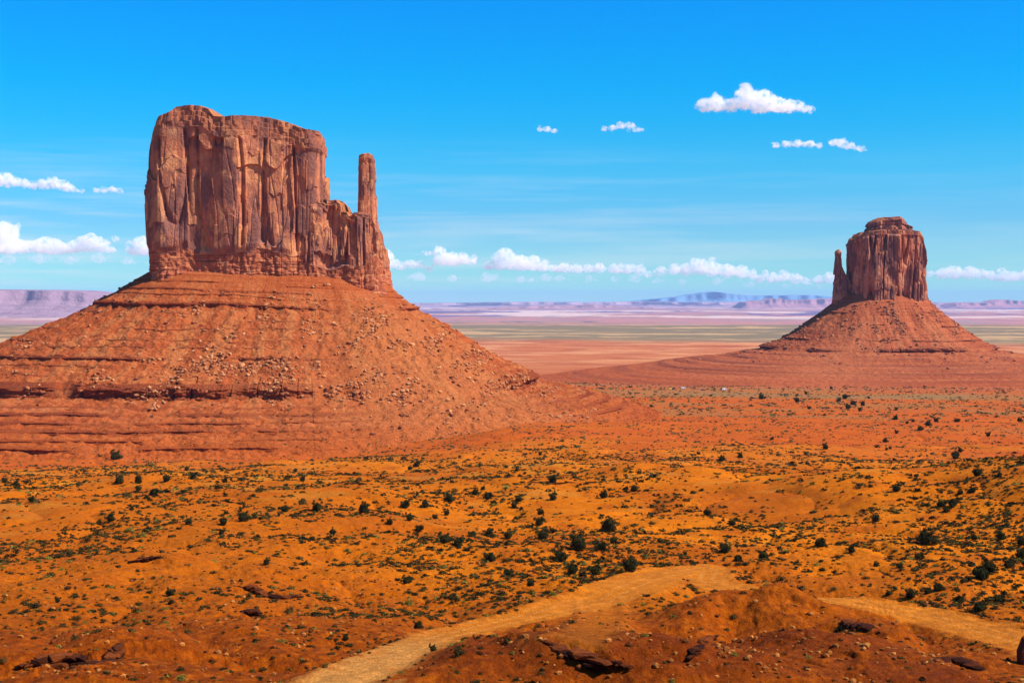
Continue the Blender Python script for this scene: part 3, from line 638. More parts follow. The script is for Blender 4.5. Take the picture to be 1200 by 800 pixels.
# ------------------------------------------------------------------ boulders on the slopes
def rock_mesh(name, seed, sub=2, colr=(.46, .17, .07)):
    V, F = ico(sub)
    V = V * (1 + .45 * fb3(V[:, 0] * 1.1, V[:, 1] * 1.1, V[:, 2] * 1.1, 3, seed)[:, None])
    r_ = np.random.RandomState(seed)
    for q in range(11):                                        # flat broken faces
        n_ = r_.normal(size=3); n_ /= np.linalg.norm(n_); o_ = .42 + .25 * r_.rand(); dd = V @ n_ - o_
        V = V - np.clip(dd, 0, None)[:, None] * n_
    V = V * np.array([1, .8, .65])
    return V, F
ROCKS = [rock_mesh('r', 100 + i) for i in range(7)]
def rotz(V, a):
    c, s_ = math.cos(a), math.sin(a); return V @ np.array([[c, s_, 0], [-s_, c, 0], [0, 0, 1]])
def scatter_boulders(GRID, ANG, SM, n, wfn, smin, smax, seed, nind, label, group, lo_col, hi_col, rlabel):
    r_ = np.random.RandomState(seed); ns, nt_ = GRID.shape[:2]
    pts = []; 
    while len(pts) < n:
        i = r_.randint(2, ns - 2, 4000); j = r_.randint(0, nt_, 4000)
        wv = wfn(ANG[j], SM[i, j], GRID[i, j, 0], GRID[i, j, 1]) * (.10 + 2.0 * sst(.05, .4, fb2(GRID[i, j, 0] / 26, SM[i, j] / 34, 3, seed))); ok = r_.rand(4000) < wv
        for a, b in zip(i[ok], j[ok]): pts.append(GRID[a, b] + r_.normal(size=3) * (.4, .4, 0))
    pts = np.array(pts[:n]); size = smin * (smax / smin) ** (r_.rand(n) ** 3.4)
    vis = pts[:, 1] < GRID[..., 1].mean()                         # the side the photo shows
    order = np.argsort(-size * np.where(vis, 1, .01)); ind = order[:nind]; rest = order[nind:]
    protos = []
    for k_, (V, F) in enumerate(ROCKS):
        c = lerp(np.array(lo_col), np.array(hi_col), k_ / 6.)
        protos.append(mesh_from('boulder', V, F, np.tile(c, (len(V), 1)), M_ROCK, smooth=False))
    for q in ind:
        o = link('boulder', protos[r_.randint(7)], loc=pts[q] + (0, 0, size[q] * .25), label=label, cat='boulder', group=group)
        o.scale = (size[q],) * 3; o.rotation_euler = (r_.normal() * .3, r_.normal() * .3, r_.rand() * 6.28)
    parts = []; cols = []
    V1, F1 = ico(1)
    for q in rest:
        V = V1 * (1 + .75 * (r_.rand(len(V1), 1) - .5)) * (1, .75, .6)
        parts.append((rotz(V, r_.rand() * 6.28) * size[q] + pts[q] + (0, 0, size[q] * .25), F1))
        cols.append(np.tile(lerp(np.array(lo_col), np.array(hi_col), r_.rand() ** 1.3), (len(V), 1)))
    V, F = join(parts)
    me = mesh_from('rubble', V, F, np.concatenate(cols), M_ROCK, smooth=False)
    link('rubble', me, kind='stuff', label=rlabel, cat='rubble')
scatter_boulders(WGRID, WANG, WS, 9500,
    lambda a, s_, x, y: np.clip(.05 + .9 * np.exp(-((a + 1.0) / .5) ** 2) * sst(20, 60, s_) + .7 * np.exp(-((s_ - 118) / 16) ** 2) * sst(-.2, .3, fb2(a * 9, a * 0, 3, 3) + .1) - sst(165, 185, s_) * .75 * (1 - np.exp(-((a + .8) / .4) ** 2)), 0, 1) * (np.sin(a) < .25) * (s_ > 6) * sst(285, 230, s_),
    .28, 2.3, 3, 150, 'angular pale orange boulder lying on the rubble slope below the left butte', 'boulders on the slope of the left butte', (.34, .095, .035), (.58, .25, .10), 'loose pale rubble spread over the slope below the left butte')
scatter_boulders(EGRID, EANG, ES, 2600,
    lambda a, s_, x, y: np.clip(.35 - sst(150, 260, s_) * .33, 0, 1) * (np.sin(a) < .2) * (s_ > 6),
    .6, 3.4, 8, 40, 'angular brown boulder lying on the steep slope below the right butte', 'boulders on the slope of the right butte', (.24, .07, .035), (.46, .19, .09), 'loose brown rubble on the slope below the right butte')

# ------------------------------------------------------------------ rock ledges in the foreground
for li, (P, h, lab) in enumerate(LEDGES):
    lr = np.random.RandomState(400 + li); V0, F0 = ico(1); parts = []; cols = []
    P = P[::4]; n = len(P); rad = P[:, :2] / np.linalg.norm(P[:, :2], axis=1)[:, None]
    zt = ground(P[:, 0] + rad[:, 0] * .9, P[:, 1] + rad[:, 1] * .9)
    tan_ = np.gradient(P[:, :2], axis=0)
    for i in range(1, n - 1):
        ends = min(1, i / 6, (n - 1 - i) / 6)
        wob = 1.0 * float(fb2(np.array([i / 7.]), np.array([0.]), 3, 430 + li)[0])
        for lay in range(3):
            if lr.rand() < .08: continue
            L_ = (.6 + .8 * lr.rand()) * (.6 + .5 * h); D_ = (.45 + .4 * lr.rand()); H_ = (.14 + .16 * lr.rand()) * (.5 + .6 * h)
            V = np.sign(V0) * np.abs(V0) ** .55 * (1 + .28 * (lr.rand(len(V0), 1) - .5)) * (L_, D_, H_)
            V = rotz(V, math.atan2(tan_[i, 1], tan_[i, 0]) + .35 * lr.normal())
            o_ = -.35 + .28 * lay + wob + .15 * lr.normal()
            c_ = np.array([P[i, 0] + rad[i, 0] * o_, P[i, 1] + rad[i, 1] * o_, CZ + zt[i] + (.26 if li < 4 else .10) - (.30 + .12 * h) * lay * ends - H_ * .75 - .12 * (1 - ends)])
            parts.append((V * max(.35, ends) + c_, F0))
            cols.append(np.tile(lerp(np.array([.03, .008, .004]), np.array([.20, .045, .009]), lr.rand() ** 2 * (1.0 if lay == 0 else .3)), (len(V), 1)))  # dark varnish colour, near black below, also paints in the ledge's shadow band
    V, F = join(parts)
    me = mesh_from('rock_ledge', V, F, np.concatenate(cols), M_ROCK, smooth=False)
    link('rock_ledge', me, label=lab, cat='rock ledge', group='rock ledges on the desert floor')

# dark standing rock at the right edge of the picture
q = hit([1197], [777], ground)[0]
V, F = ico(3); V = V * (1 + .3 * fb3(V[:, 0], V[:, 1], V[:, 2], 3, 9)[:, None])
V = np.sign(V) * np.abs(V) ** .45 * np.array([.66, .55, 1.3]); V[:, 0] += .25 * (V[:, 2] > .5); V[:, 2] += 1.15
me = mesh_from('standing_rock', V, F, np.tile(np.array([.10, .03, .015]), (len(V), 1)), M_ROCK, smooth=False)
link('standing_rock', me, loc=(q[0] + .35, q[1], q[2] + CZ - .1), label='dark upright block of rock at the right edge beside the sandy road', cat='rock')

# ------------------------------------------------------------------ junipers
def leafcloud(lobes, n, size, r_, hollow=.55):
    """n small triangles through a set of ellipsoid lobes (x, y, z, r)"""
    lob = np.array(lobes); wv = lob[:, 3] ** 2; pick = r_.choice(len(lob), n, p=wv / wv.sum())
    dv = r_.normal(size=(n, 3)); dv /= np.linalg.norm(dv, axis=1)[:, None]
    rad = (hollow + (1 - hollow) * r_.rand(n) ** .6)
    P = lob[pick, :3] + dv * (rad * lob[pick, 3])[:, None] * (1, 1, .85)
    a = r_.normal(size=(n, 3)); a /= np.linalg.norm(a, axis=1)[:, None]
    b = np.cross(a, dv + .4 * r_.normal(size=(n, 3))); b /= np.linalg.norm(b, axis=1)[:, None]
    s_ = size * (.6 + .8 * r_.rand(n))[:, None]
    V = np.stack([P - a * s_ * .6, P + a * s_ * .6, P + b * s_ * 1.1], 1).reshape(-1, 3)
    return V, np.arange(3 * n).reshape(-1, 3), np.repeat(dv[:, 2], 3)
JUN = []
for k_ in range(7):
    r_ = np.random.RandomState(300 + k_)
    nl = 9 + k_ % 4; tall = [.85, .7, 1.05, .75, .95, .65, .8][k_]
    lobes = [(0, 0, .40 * tall, .30), (.1, .05, .2, .24), (-.12, -.04, .2, .25), (.02, .13, .22, .22), (.0, -.14, .22, .22)]
    for q in range(nl):
        th = r_.rand() * 6.28; rd = .12 + .30 * r_.rand(); zz = (.16 + .62 * r_.rand()) * tall
        lobes.append((rd * math.cos(th), rd * math.sin(th), zz, .08 + .12 * r_.rand() * (1.2 - zz / tall)))
    V, F, up = leafcloud(lobes, 3600, .040, r_, .3)
    V[:, 2] = np.maximum(V[:, 2], .015)
    c = np.tile(np.array([.036, .036, .011]), (len(V), 1)) * (.75 + .5 * np.repeat(r_.rand(len(V) // 3), 3))[:, None]
    c = mixc(c, (.06, .052, .014), np.repeat(r_.rand(len(V) // 3) > .85, 3) * .8)
    crown = mesh_from('crown', V, F, c, M_JUN, smooth=False)
    parts = [tube([(0, 0, -.08), (.01, .005, .1), (.02, -.01, .25), (.0, .01, .42 * tall)], [.05, .042, .035, .015])]
    for q in range(4):
        th = q * 1.6 + r_.rand(); parts.append(tube([(.01, 0, .08), (.12 * math.cos(th), .12 * math.sin(th), .2), (.26 * math.cos(th), .26 * math.sin(th), .4 * tall)], [.028, .02, .008]))
    V, F = join(parts); trunk = mesh_from('trunk', V, F, None, M_BARK)
    JUN.append((crown, trunk))
def c5(l): return [(x * .3376, 530 + y * .3376, w_ * .3376) for x, y, w_ in l]
def c6(l): return [(400 + x * .3376, 530 + y * .3376, w_ * .3376) for x, y, w_ in l]
def c7(l): return [(800 + x * .3376, 530 + y * .3376, w_ * .3376) for x, y, w_ in l]
def c8(l): return [(780 + x * .35, 320 + y * .35, w_ * .35) for x, y, w_ in l]
J_LABELLED = {
 'large dark juniper with its shadow to the left, highest of the cluster above the road': c6([(928, 276, 74)]),
 'broad ragged juniper, middle of the big cluster just above the dirt road': c6([(822, 340, 78)]),
 'tall rounded juniper beside the broad ragged one above the road, left of it': c6([(762, 375, 64)]),
 'small round juniper right of the big cluster above the road, grey green': c6([(905, 340, 46)]),
 'leaning ragged juniper at the very edge of the road where it bends': c6([(1003, 412, 68)]),
 'low wide juniper, left one of the pair just above the road bend': c6([(803, 417, 50)]),
 'round juniper, right one of the pair just above the road bend': c6([(880, 425, 52)]),
 'upper of two junipers standing one behind the other above the road cluster': c6([(692, 215, 36)]),
 'lower of two junipers standing one behind the other above the road cluster': c6([(687, 252, 42)]),
 'loose open juniper left of the large dark one, below the stacked pair': c6([(700, 299, 55)]),
 'lone compact juniper halfway between the left butte and the road': c6([(517, 377, 48)]),
 'dense round juniper right of the long bushy clump in mid slope': c6([(405, 326, 48)]),
 'long bushy juniper clump touching the dense round one in mid slope': c6([(360, 312, 56)]),
 'round juniper right of the long bushy clump, standing alone on orange sand': c6([(578, 298, 40)]),
 'flat topped juniper left of the lone round one in mid slope': c6([(512, 292, 44)]),
 'isolated juniper on a short visible trunk, leftmost in the row below the left butte': c6([(77, 208, 48)]),
 'small tree standing alone on the plain below the pale ledge right of the left butte': c6([(735, 103, 42)]),
 'large spreading juniper on open orange sand at the right': c7([(843, 317, 76)]),
 'juniper just below the large spreading one on the sand at the right': c7([(822, 369, 40)]),
 'tall dark double juniper on the slope near the right edge': c7([(1062, 412, 68)]),
 'bushy juniper joined to the foot of the tall double one near the right edge': c7([(1038, 440, 66)]),
 'grey green juniper above the brown mound, leftmost of the three there': c7([(148, 346, 50)]),
 'small upright juniper in the middle of the three above the brown mound': c7([(190, 378, 32)]),
 'round dark juniper above the brown mound, rightmost of the three there': c7([(280, 371, 52)]),
 'wide juniper on open sand above the right shoulder of the brown mound': c7([(478, 326, 56)]),
 'small round juniper just right of the wide one above the brown mound': c7([(585, 346, 38)]),
 'round juniper alone in the middle of the right hand sand slope': c7([(670, 240, 40)]),
}
J_GROUPS = [
 ('small dark juniper on the orange plain between the left butte and the left ledges', c5([(348, 22, 22), (400, 25, 45), (415, 108, 42), (480, 108, 35), (578, 100, 36), (670, 92, 28), (648, 62, 22), (755, 127, 20), (780, 104, 30), (534, 148, 36), (480, 132, 24), (112, 172, 30), (990, 205, 36), (1100, 203, 45), (968, 220, 16), (884, 228, 22), (784, 214, 22), (775, 252, 36), (845, 238, 50), (655, 250, 35), (768, 285, 25), (383, 238, 40), (345, 246, 20), (925, 390, 32), (590, 495, 40), (1155, 285, 30), (590, 525, 20), (1085, 305, 25), (200, 520, 25), (1050, 100, 28), (1025, 68, 20), (55, 115, 30), (18, 105, 25)])),
 ('small dark juniper dotted over the middle orange slope below the gap between the buttes', c6([(238, 60, 22), (260, 50, 30), (222, 192, 46), (290, 190, 35), (376, 172, 42), (264, 150, 16), (326, 230, 24), (236, 236, 34), (365, 218, 28), (492, 130, 20), (465, 147, 36), (508, 160, 36), (530, 180, 28), (615, 170, 36), (600, 190, 30), (735, 165, 34), (912, 158, 40), (1017, 135, 36), (270, 272, 36), (168, 250, 30), (945, 312, 30), (840, 430, 28), (227, 455, 38), (660, 460, 30), (583, 428, 45), (267, 610, 40), (318, 690, 32), (690, 10, 18), (15, 650, 30), (455, 290, 34), (610, 65, 20), (637, 75, 14)])),
 ('small dark juniper on the sand slope at the right, above the brown mound', c7([(85, 217, 34), (175, 252, 24), (8, 355, 22), (742, 135, 38), (1012, 303, 30), (897, 187, 40), (938, 187, 46), (915, 208, 30), (965, 145, 26), (1022, 82, 44), (947, 20, 34), (135, 28, 26), (1005, 140, 30), (1105, 300, 40), (670, 395, 24), (790, 505, 48), (755, 400, 30), (890, 480, 50), (960, 525, 50), (1175, 320, 40), (1175, 370, 50), (1030, 550, 60), (735, 28, 16), (200, 15, 24), (715, 495, 26), (955, 110, 18), (1100, 85, 24), (1100, 520, 46), (1130, 400, 44), (850, 490, 34)])),
 ('tiny far juniper on the valley floor below the right butte', c8([(320, 422, 24), (188, 628, 26), (535, 589, 26), (250, 618, 20), (110, 606, 14), (357, 557, 15), (735, 566, 22), (773, 537, 16), (860, 524, 14), (970, 622, 28), (987, 599, 22), (878, 511, 26), (852, 527, 24), (905, 498, 22), (975, 498, 24), (770, 491, 22), (808, 504, 14), (828, 498, 16), (615, 471, 38), (600, 421, 25), (628, 441, 25), (650, 461, 18), (505, 441, 40), (520, 411, 30), (470, 406, 14), (440, 411, 12), (440, 432, 22), (580, 430, 20), (660, 444, 20), (610, 455, 26), (480, 455, 16), (555, 388, 14), (740, 592, 14), (752, 588, 14), (680, 419, 12), (772, 459, 14), (765, 627, 14), (1080, 546, 22), (1185, 497, 22), (1095, 382, 14), (610, 378, 12), (800, 368, 10), (510, 357, 10), (660, 372, 9), (1130, 372, 9), (930, 380, 9), (1020, 374, 9)])),
]
trees = []
for lab, l in J_LABELLED.items(): trees += [(p, lab, 'junipers') for p in l]
for lab, l in J_GROUPS: trees += [(p, lab, 'junipers') for p in l]
tr = np.random.RandomState(77)
tp = hit([p[0][0] for p in trees], [p[0][1] for p in trees], ground)
TREE_XY = []
for ((px, py, wd), lab, grp), q in zip(trees, tp):
    d = q[1]; s_ = wd * d / FPX * 1.06
    if s_ > 9: continue
    k_ = tr.randint(7)
    e = bpy.data.objects.new('juniper_tree', None); COL.objects.link(e)
    e.location = (q[0], q[1], q[2] + CZ - .03 * s_); e.rotation_euler = (0, 0, tr.rand() * 6.28)
    e.scale = (s_, s_, s_ * (.95 + .3 * tr.rand()))
    e['label'] = lab; e['category'] = 'tree'; e['group'] = 'junipers scattered over the desert'
    link('crown', JUN[k_][0], e); link('trunk', JUN[k_][1], e)
    TREE_XY.append((q[0], q[1], s_))
TREE_XY = np.array(TREE_XY)

# ------------------------------------------------------------------ shrubs
def shrub_density(x, y, r, u):
    road, dark = soil_masks(x, y, r)
    n = fb2(x / 34, y / 42, 3, 91); n2 = fb2(x / 8, y / 8, 3, 95)
    dn = sst(-.35, .45, n + .5 * n2) * .85 + .12
    dn = dn * np.where(r < 700, 1, .75)
    px = 600 + u * FPX
    bare = sst(.3, .55, fb2(x / 48, y / 60, 3, 97))
    dn = dn * (1 - .75 * bare)
    # the right slope is thicker, the mounds and the left foreground thinner
    dn = dn * (1 + 1.6 * sst(1000, 1130, px) * sst(165, 200, r) * sst(420, 300, r)) + .55 * sst(1030, 1080, px) * sst(175, 190, r) * sst(260, 225, r)
    dn = dn + .35 * sst(820, 760, px) * sst(480, 640, px) * sst(190, 215, r) * sst(330, 270, r)
    dn = dn * (1 - .6 * np.maximum(dark, sst(150, 125, r) * .6))
    dn = dn * (1 - .45 * sst(420, 250, px) * sst(260, 180, r))
    return np.clip(dn * (1 - np.clip(road * 1.6, 0, 1)), 0, 1.4)
def sample(n, r0, r1, umax, seed):
    r_ = np.random.RandomState(seed)
    rr_ = np.sqrt(r0 ** 2 + (r1 ** 2 - r0 ** 2) * r_.rand(n)); th = (r_.rand(n) * 2 - 1) * math.atan(umax)
    x, y = rr_ * np.sin(th), rr_ * np.cos(th)
    dn = shrub_density(x, y, rr_, np.tan(th))
    ok = r_.rand(n) * 1.3 < dn
    return x[ok], y[ok], rr_[ok]
SX, SY, SR, SZ_ = [], [], [], []
umax = .46
for r0, r1, dens, mean in ((70, 160, .85, .24), (160, 320, 1.0, .33), (320, 600, .50, .38), (600, 1150, .085, .48), (1150, 2250, .025, .95)):
    umax = .60; area = (r1 ** 2 - r0 ** 2) * math.atan(umax)
    x, y, r = sample(int(area * dens), r0, r1, umax, int(r0))
    SX.append(x); SY.append(y); SR.append(r); SZ_.append(mean * np.exp(.45 * np.random.RandomState(int(r0) + 1).normal(size=len(x))).clip(.4, 3))
SX, SY, SR, SS = map(np.concatenate, (SX, SY, SR, SZ_))
# none inside the left butte's pedestal
ccx = span(181, 452, D0)[0]
inside = (((SX - ccx) / 250) ** 2 + ((SY - 1134) / 265) ** 2 < 1) & (hsh(np.arange(len(SX))) < .93)
keep = ~inside; SX, SY, SR, SS = SX[keep], SY[keep], SR[keep], SS[keep]
SG = ground(SX, SY)
inview = np.abs(SX / SY) < .362
pyv = SG / SY; inview &= pyv > -.272
score = np.where(inview, SS / SR, 0)
order = np.argsort(-score); IND = order[:290]; REST = order[290:]
print('shrubs', len(SX))
SHR_C = [(.044, .031, .008), (.030, .024, .007), (.062, .044, .010), (.025, .020, .007), (.15, .115, .018), (.075, .040, .010)]
def shrub_verts(n, nf, r_):
    """n shrubs of nf faces: unit hemisphere tufts"""
    dv = r_.normal(size=(n, nf, 3)); dv /= np.linalg.norm(dv, axis=2)[..., None]; dv[..., 2] = np.abs(dv[..., 2])
    P = dv * (.25 + .65 * r_.rand(n, nf, 1)) * (1, 1, .9)
    a = r_.normal(size=(n, nf, 3)); a /= np.linalg.norm(a, axis=2)[..., None]
    b = np.cross(a, dv); b /= np.linalg.norm(b, axis=2)[..., None] + 1e-6
    s_ = (1.9 / math.sqrt(nf)) * (.7 + .8 * r_.rand(n, nf, 1))
    return np.stack([P - a * s_ * .8, P + a * s_ * .8, P + b * s_ * 1.3], 2)   # n, nf, 3, 3
sv = np.random.RandomState(51)
PROT = []
for k_ in range(12):
    V = shrub_verts(1, 220, sv).reshape(-1, 3) * (1.0, .85, .8 + .3 * sv.rand()); V[:, 2] = np.maximum(V[:, 2], -.05)
    c = np.tile(np.array(SHR_C[k_ % 6]), (len(V), 1)) * (.7 + .6 * np.repeat(sv.rand(len(V) // 3), 3))[:, None]
    PROT.append(mesh_from('desert_shrub', V, np.arange(len(V)).reshape(-1, 3), c, M_SHRUB, smooth=False))
for q in IND:
    px = 600 + SX[q] / SY[q] * FPX; py = 352 - SG[q] / SY[q] * FPX
    if px < 480: lab = 'low dry shrub on the rocky orange ground left of the dirt road'
    elif px < 800 and py < 700: lab = 'low dry shrub close beside the upper stretch of the dirt road'
    elif px < 800: lab = 'low dry shrub on the mound between the road and the bottom of the picture'
    elif px < 1050: lab = 'low dry shrub on the brown mound at the lower right'
    else: lab = 'low dry shrub by the sandy road at the right edge'
    k_ = sv.choice(12)
    if SR[q] < 135 and sv.rand() < .35: k_ = 4 + 6 * sv.randint(2)
    o = link('desert_shrub', PROT[k_], loc=(SX[q], SY[q], SG[q] + CZ - .02), label=lab, cat='shrub', group='low desert shrubs in the foreground')
    s_ = SS[q]; o.scale = (s_, s_, s_ * (.6 + .4 * sv.rand())); o.rotation_euler = (0, 0, sv.rand() * 6.28)
VV, CC = [], []
ii, jj = np.nonzero((WS > 172) & (WS < 275) & (np.sin(WANG)[None] < .15) & (sv.rand(*WS.shape) < .016 * (.25 + 1.2 * np.exp(-((WANG[None] + .95) / .5) ** 2))))
sel = WGRID[ii, jj]; sel = sel[sel[:, 2] > CZ + ground(sel[:, 0], sel[:, 1]) - .3]
T = shrub_verts(len(sel), 8, sv) * (.5 * np.exp(.4 * sv.normal(size=len(sel))))[:, None, None, None] * (1, 1, .7) + sel[:, None, None, :]
VV.append(T.reshape(-1, 3)); CC.append(np.tile(np.array([.10, .07, .028]), (len(sel) * 24, 1)))
for r0, r1, nf in ((0, 200, 44), (200, 330, 26), (330, 620, 14), (620, 5000, 8)):
    s_ = REST[(SR[REST] >= r0) & (SR[REST] < r1)]
    T = shrub_verts(len(s_), nf, sv)
    sz = SS[s_][:, None, None, None] * np.stack([.9 + .5 * sv.rand(len(s_)), .9 + .3 * sv.rand(len(s_)), .55 + .4 * sv.rand(len(s_))], 1)[:, None, None, :]
    T = T * sz; T[..., 2] = np.maximum(T[..., 2], -.05)
    T = T + np.stack([SX[s_], SY[s_], SG[s_] + CZ], 1)[:, None, None, :]
    pick = np.array(SHR_C)[sv.choice(6, len(s_), p=[.27, .22, .17, .14, .11, .09])]
    pick = lerp(pick, np.array([.115, .085, .032]), sst(400, 1000, SR[s_])[:, None])
    c = np.repeat(pick[:, None, :], nf * 3, 1) * (.75 + .5 * np.repeat(sv.rand(len(s_), nf, 1), 3, 1))
    VV.append(T.reshape(-1, 3)); CC.append(c.reshape(-1, 3))
V = np.concatenate(VV)
me = mesh_from('sagebrush', V, np.arange(len(V)).reshape(-1, 3), np.concatenate(CC), M_SHRUB, smooth=False)
link('sagebrush', me, kind='stuff', label='countless small sage tufts dotted over the orange desert floor', cat='sagebrush')

# loose stones on the foreground mounds
st_ = np.random.RandomState(9); parts = []; cols = []; V1, F1 = ico(1)
n = 17000; r = 85 + 135 * st_.rand(n) ** 1.2; th = (st_.rand(n) * 2 - 1) * .4
x, y = r * np.sin(th), r * np.cos(th); rd, dk = soil_masks(x, y, r)
cl = fb2(x / 9, y / 9, 3, 99) + .25 * dk
ok = (cl > .05) & (rd < .3); x, y, r = x[ok], y[ok], r[ok]; g = ground(x, y)
for i in range(len(x)):
    s_ = .045 * (8 ** (st_.rand() ** 2.6)); V = V1 * (1 + .5 * (st_.rand(len(V1), 1) - .5)) * (1, .8, .7)
    parts.append((rotz(V, st_.rand() * 6.28) * s_ + (x[i], y[i], g[i] + CZ + s_ * .2), F1))
    cols.append(np.tile(lerp(np.array([.13, .03, .006]), np.array([.52, .19, .04]), st_.rand() ** 1.8), (len(V), 1)))
V, F = join(parts); me = mesh_from('loose_stones', V, F, np.concatenate(cols), M_ROCK, smooth=False)
link('loose_stones', me, kind='stuff', label='broken red stones strewn over the near slopes', cat='stones')

# ------------------------------------------------------------------ tiny parked vehicles out on the plain
def pmat(name, c, rough=.35):
    m = bpy.data.materials.new(name); m.use_nodes = True; b = m.node_tree.nodes['Principled BSDF']
    b.inputs['Base Color'].default_value = (*c, 1); b.inputs['Roughness'].default_value = rough; return m
GLASS = pmat('car_glass', (.02, .025, .03), .1); TYRE = pmat('tyre_rubber', (.02, .02, .02), .9)
def prism(pts, hw_):
    n = len(pts); V = [(x_, -hw_, z_) for x_, z_ in pts] + [(x_, hw_, z_) for x_, z_ in pts]
    import bmesh
    bm = bmesh.new(); vv = [bm.verts.new(v) for v in V]
    bm.faces.new(vv[:n][::-1]); bm.faces.new(vv[n:])
    for i in range(n): bm.faces.new((vv[i], vv[(i + 1) % n], vv[n + (i + 1) % n], vv[n + i]))
    bmesh.ops.recalc_face_normals(bm, faces=bm.faces)
    bmesh.ops.bevel(bm, geom=[e_ for e_ in bm.edges], offset=.05, segments=1, affect='EDGES')
    return bm
def tomesh(bm, name, mat):
    me = bpy.data.meshes.new(name); bm.to_mesh(me); bm.free(); me.materials.append(mat); return me
import bmesh
SED = ([(-2.2, .35), (2.2, .35), (2.25, .75), (1.2, .95), (-2.0, 1.0), (-2.25, .8)], [(-1.75, .98), (.95, .95), (.35, 1.45), (-1.2, 1.48)])
VAN = ([(-2.6, .4), (2.5, .4), (2.6, 1.0), (2.0, 1.15), (1.5, 2.1), (-2.6, 2.15)], [(.95, 1.3), (1.93, 1.2), (1.55, 1.95), (.95, 2.0)])
cars = [(849, 457, 'van', (.8, .8, .8), 'tiny white van, rightmost of the vehicles parked on the far plain'),
        (824, 457.4, 'car', (.03, .03, .05), 'tiny dark long car parked left of the white van on the far plain'),
        (801, 455.6, 'van', (.78, .78, .76), 'tiny white van in the middle of the vehicles parked on the far plain'),
        (786.5, 456.4, 'van', (.75, .42, .05), 'tiny yellow van, leftmost vehicle parked on the far plain'),
        (789.5, 456.6, 'car', (.03, .03, .08), 'tiny dark car tucked against the yellow van on the far plain'),
        (814, 455.8, 'car', (.10, .04, .03), 'tiny dark red car between the parked white and black vehicles')]
cp = hit([c[0] for c in cars], [c[1] for c in cars], ground)
for (px, py, kd, colr, lab), q in zip(cars, cp):
    e = empty('parked_van' if kd == 'van' else 'parked_car', None, lab, kd, 'vehicles parked on the far plain')
    e.location = (q[0], q[1], q[2] + CZ + .02); e.rotation_euler = (0, 0, .25 * math.sin(px)); e.scale = (1.15,) * 3
    bd, gl = VAN if kd == 'van' else SED
    link('body', tomesh(prism(bd, .9), 'body', pmat('car_paint', colr)), e)
    link('window', tomesh(prism(gl, .925 if kd == 'van' else .78), 'window', GLASS), e)
    for wx in (-1.4, 1.4):
        for wy in (-.86, .86):
            bm = bmesh.new(); bmesh.ops.create_cone(bm, cap_ends=True, segments=14, radius1=.36, radius2=.36, depth=.22)
            bmesh.ops.rotate(bm, verts=bm.verts, matrix=__import__('mathutils').Matrix.Rotation(math.pi / 2, 3, 'X')); bmesh.ops.translate(bm, verts=bm.verts, vec=(wx, wy, .36))
            link('wheel', tomesh(bm, 'wheel', TYRE), e)

# ------------------------------------------------------------------ clouds
def cloud_mat(name, dens, nscale):
    m = bpy.data.materials.new(name); m.use_nodes = True; t = m.node_tree; t.nodes.clear()
    tc_ = N(t, 'ShaderNodeTexCoord')
    nz = N(t, 'ShaderNodeTexNoise'); nz.inputs['Scale'].default_value = nscale; nz.inputs['Detail'].default_value = 5; nz.inputs['Roughness'].default_value = .6
    L(t, tc_.outputs['Object'], nz.inputs['Vector'])
    mr = N(t, 'ShaderNodeMapRange'); mr.inputs[1].default_value = .42; mr.inputs[2].default_value = .64; mr.inputs[3].default_value = 0; mr.inputs[4].default_value = dens
    L(t, nz.outputs['Fac'], mr.inputs[0])
    pv = N(t, 'ShaderNodeVolumePrincipled'); pv.inputs['Color'].default_value = (1, 1, 1, 1); pv.inputs['Anisotropy'].default_value = 0
    L(t, mr.outputs[0], pv.inputs['Density'])
    om = N(t, 'ShaderNodeOutputMaterial'); L(t, pv.outputs[0], om.inputs['Volume'])
    return m
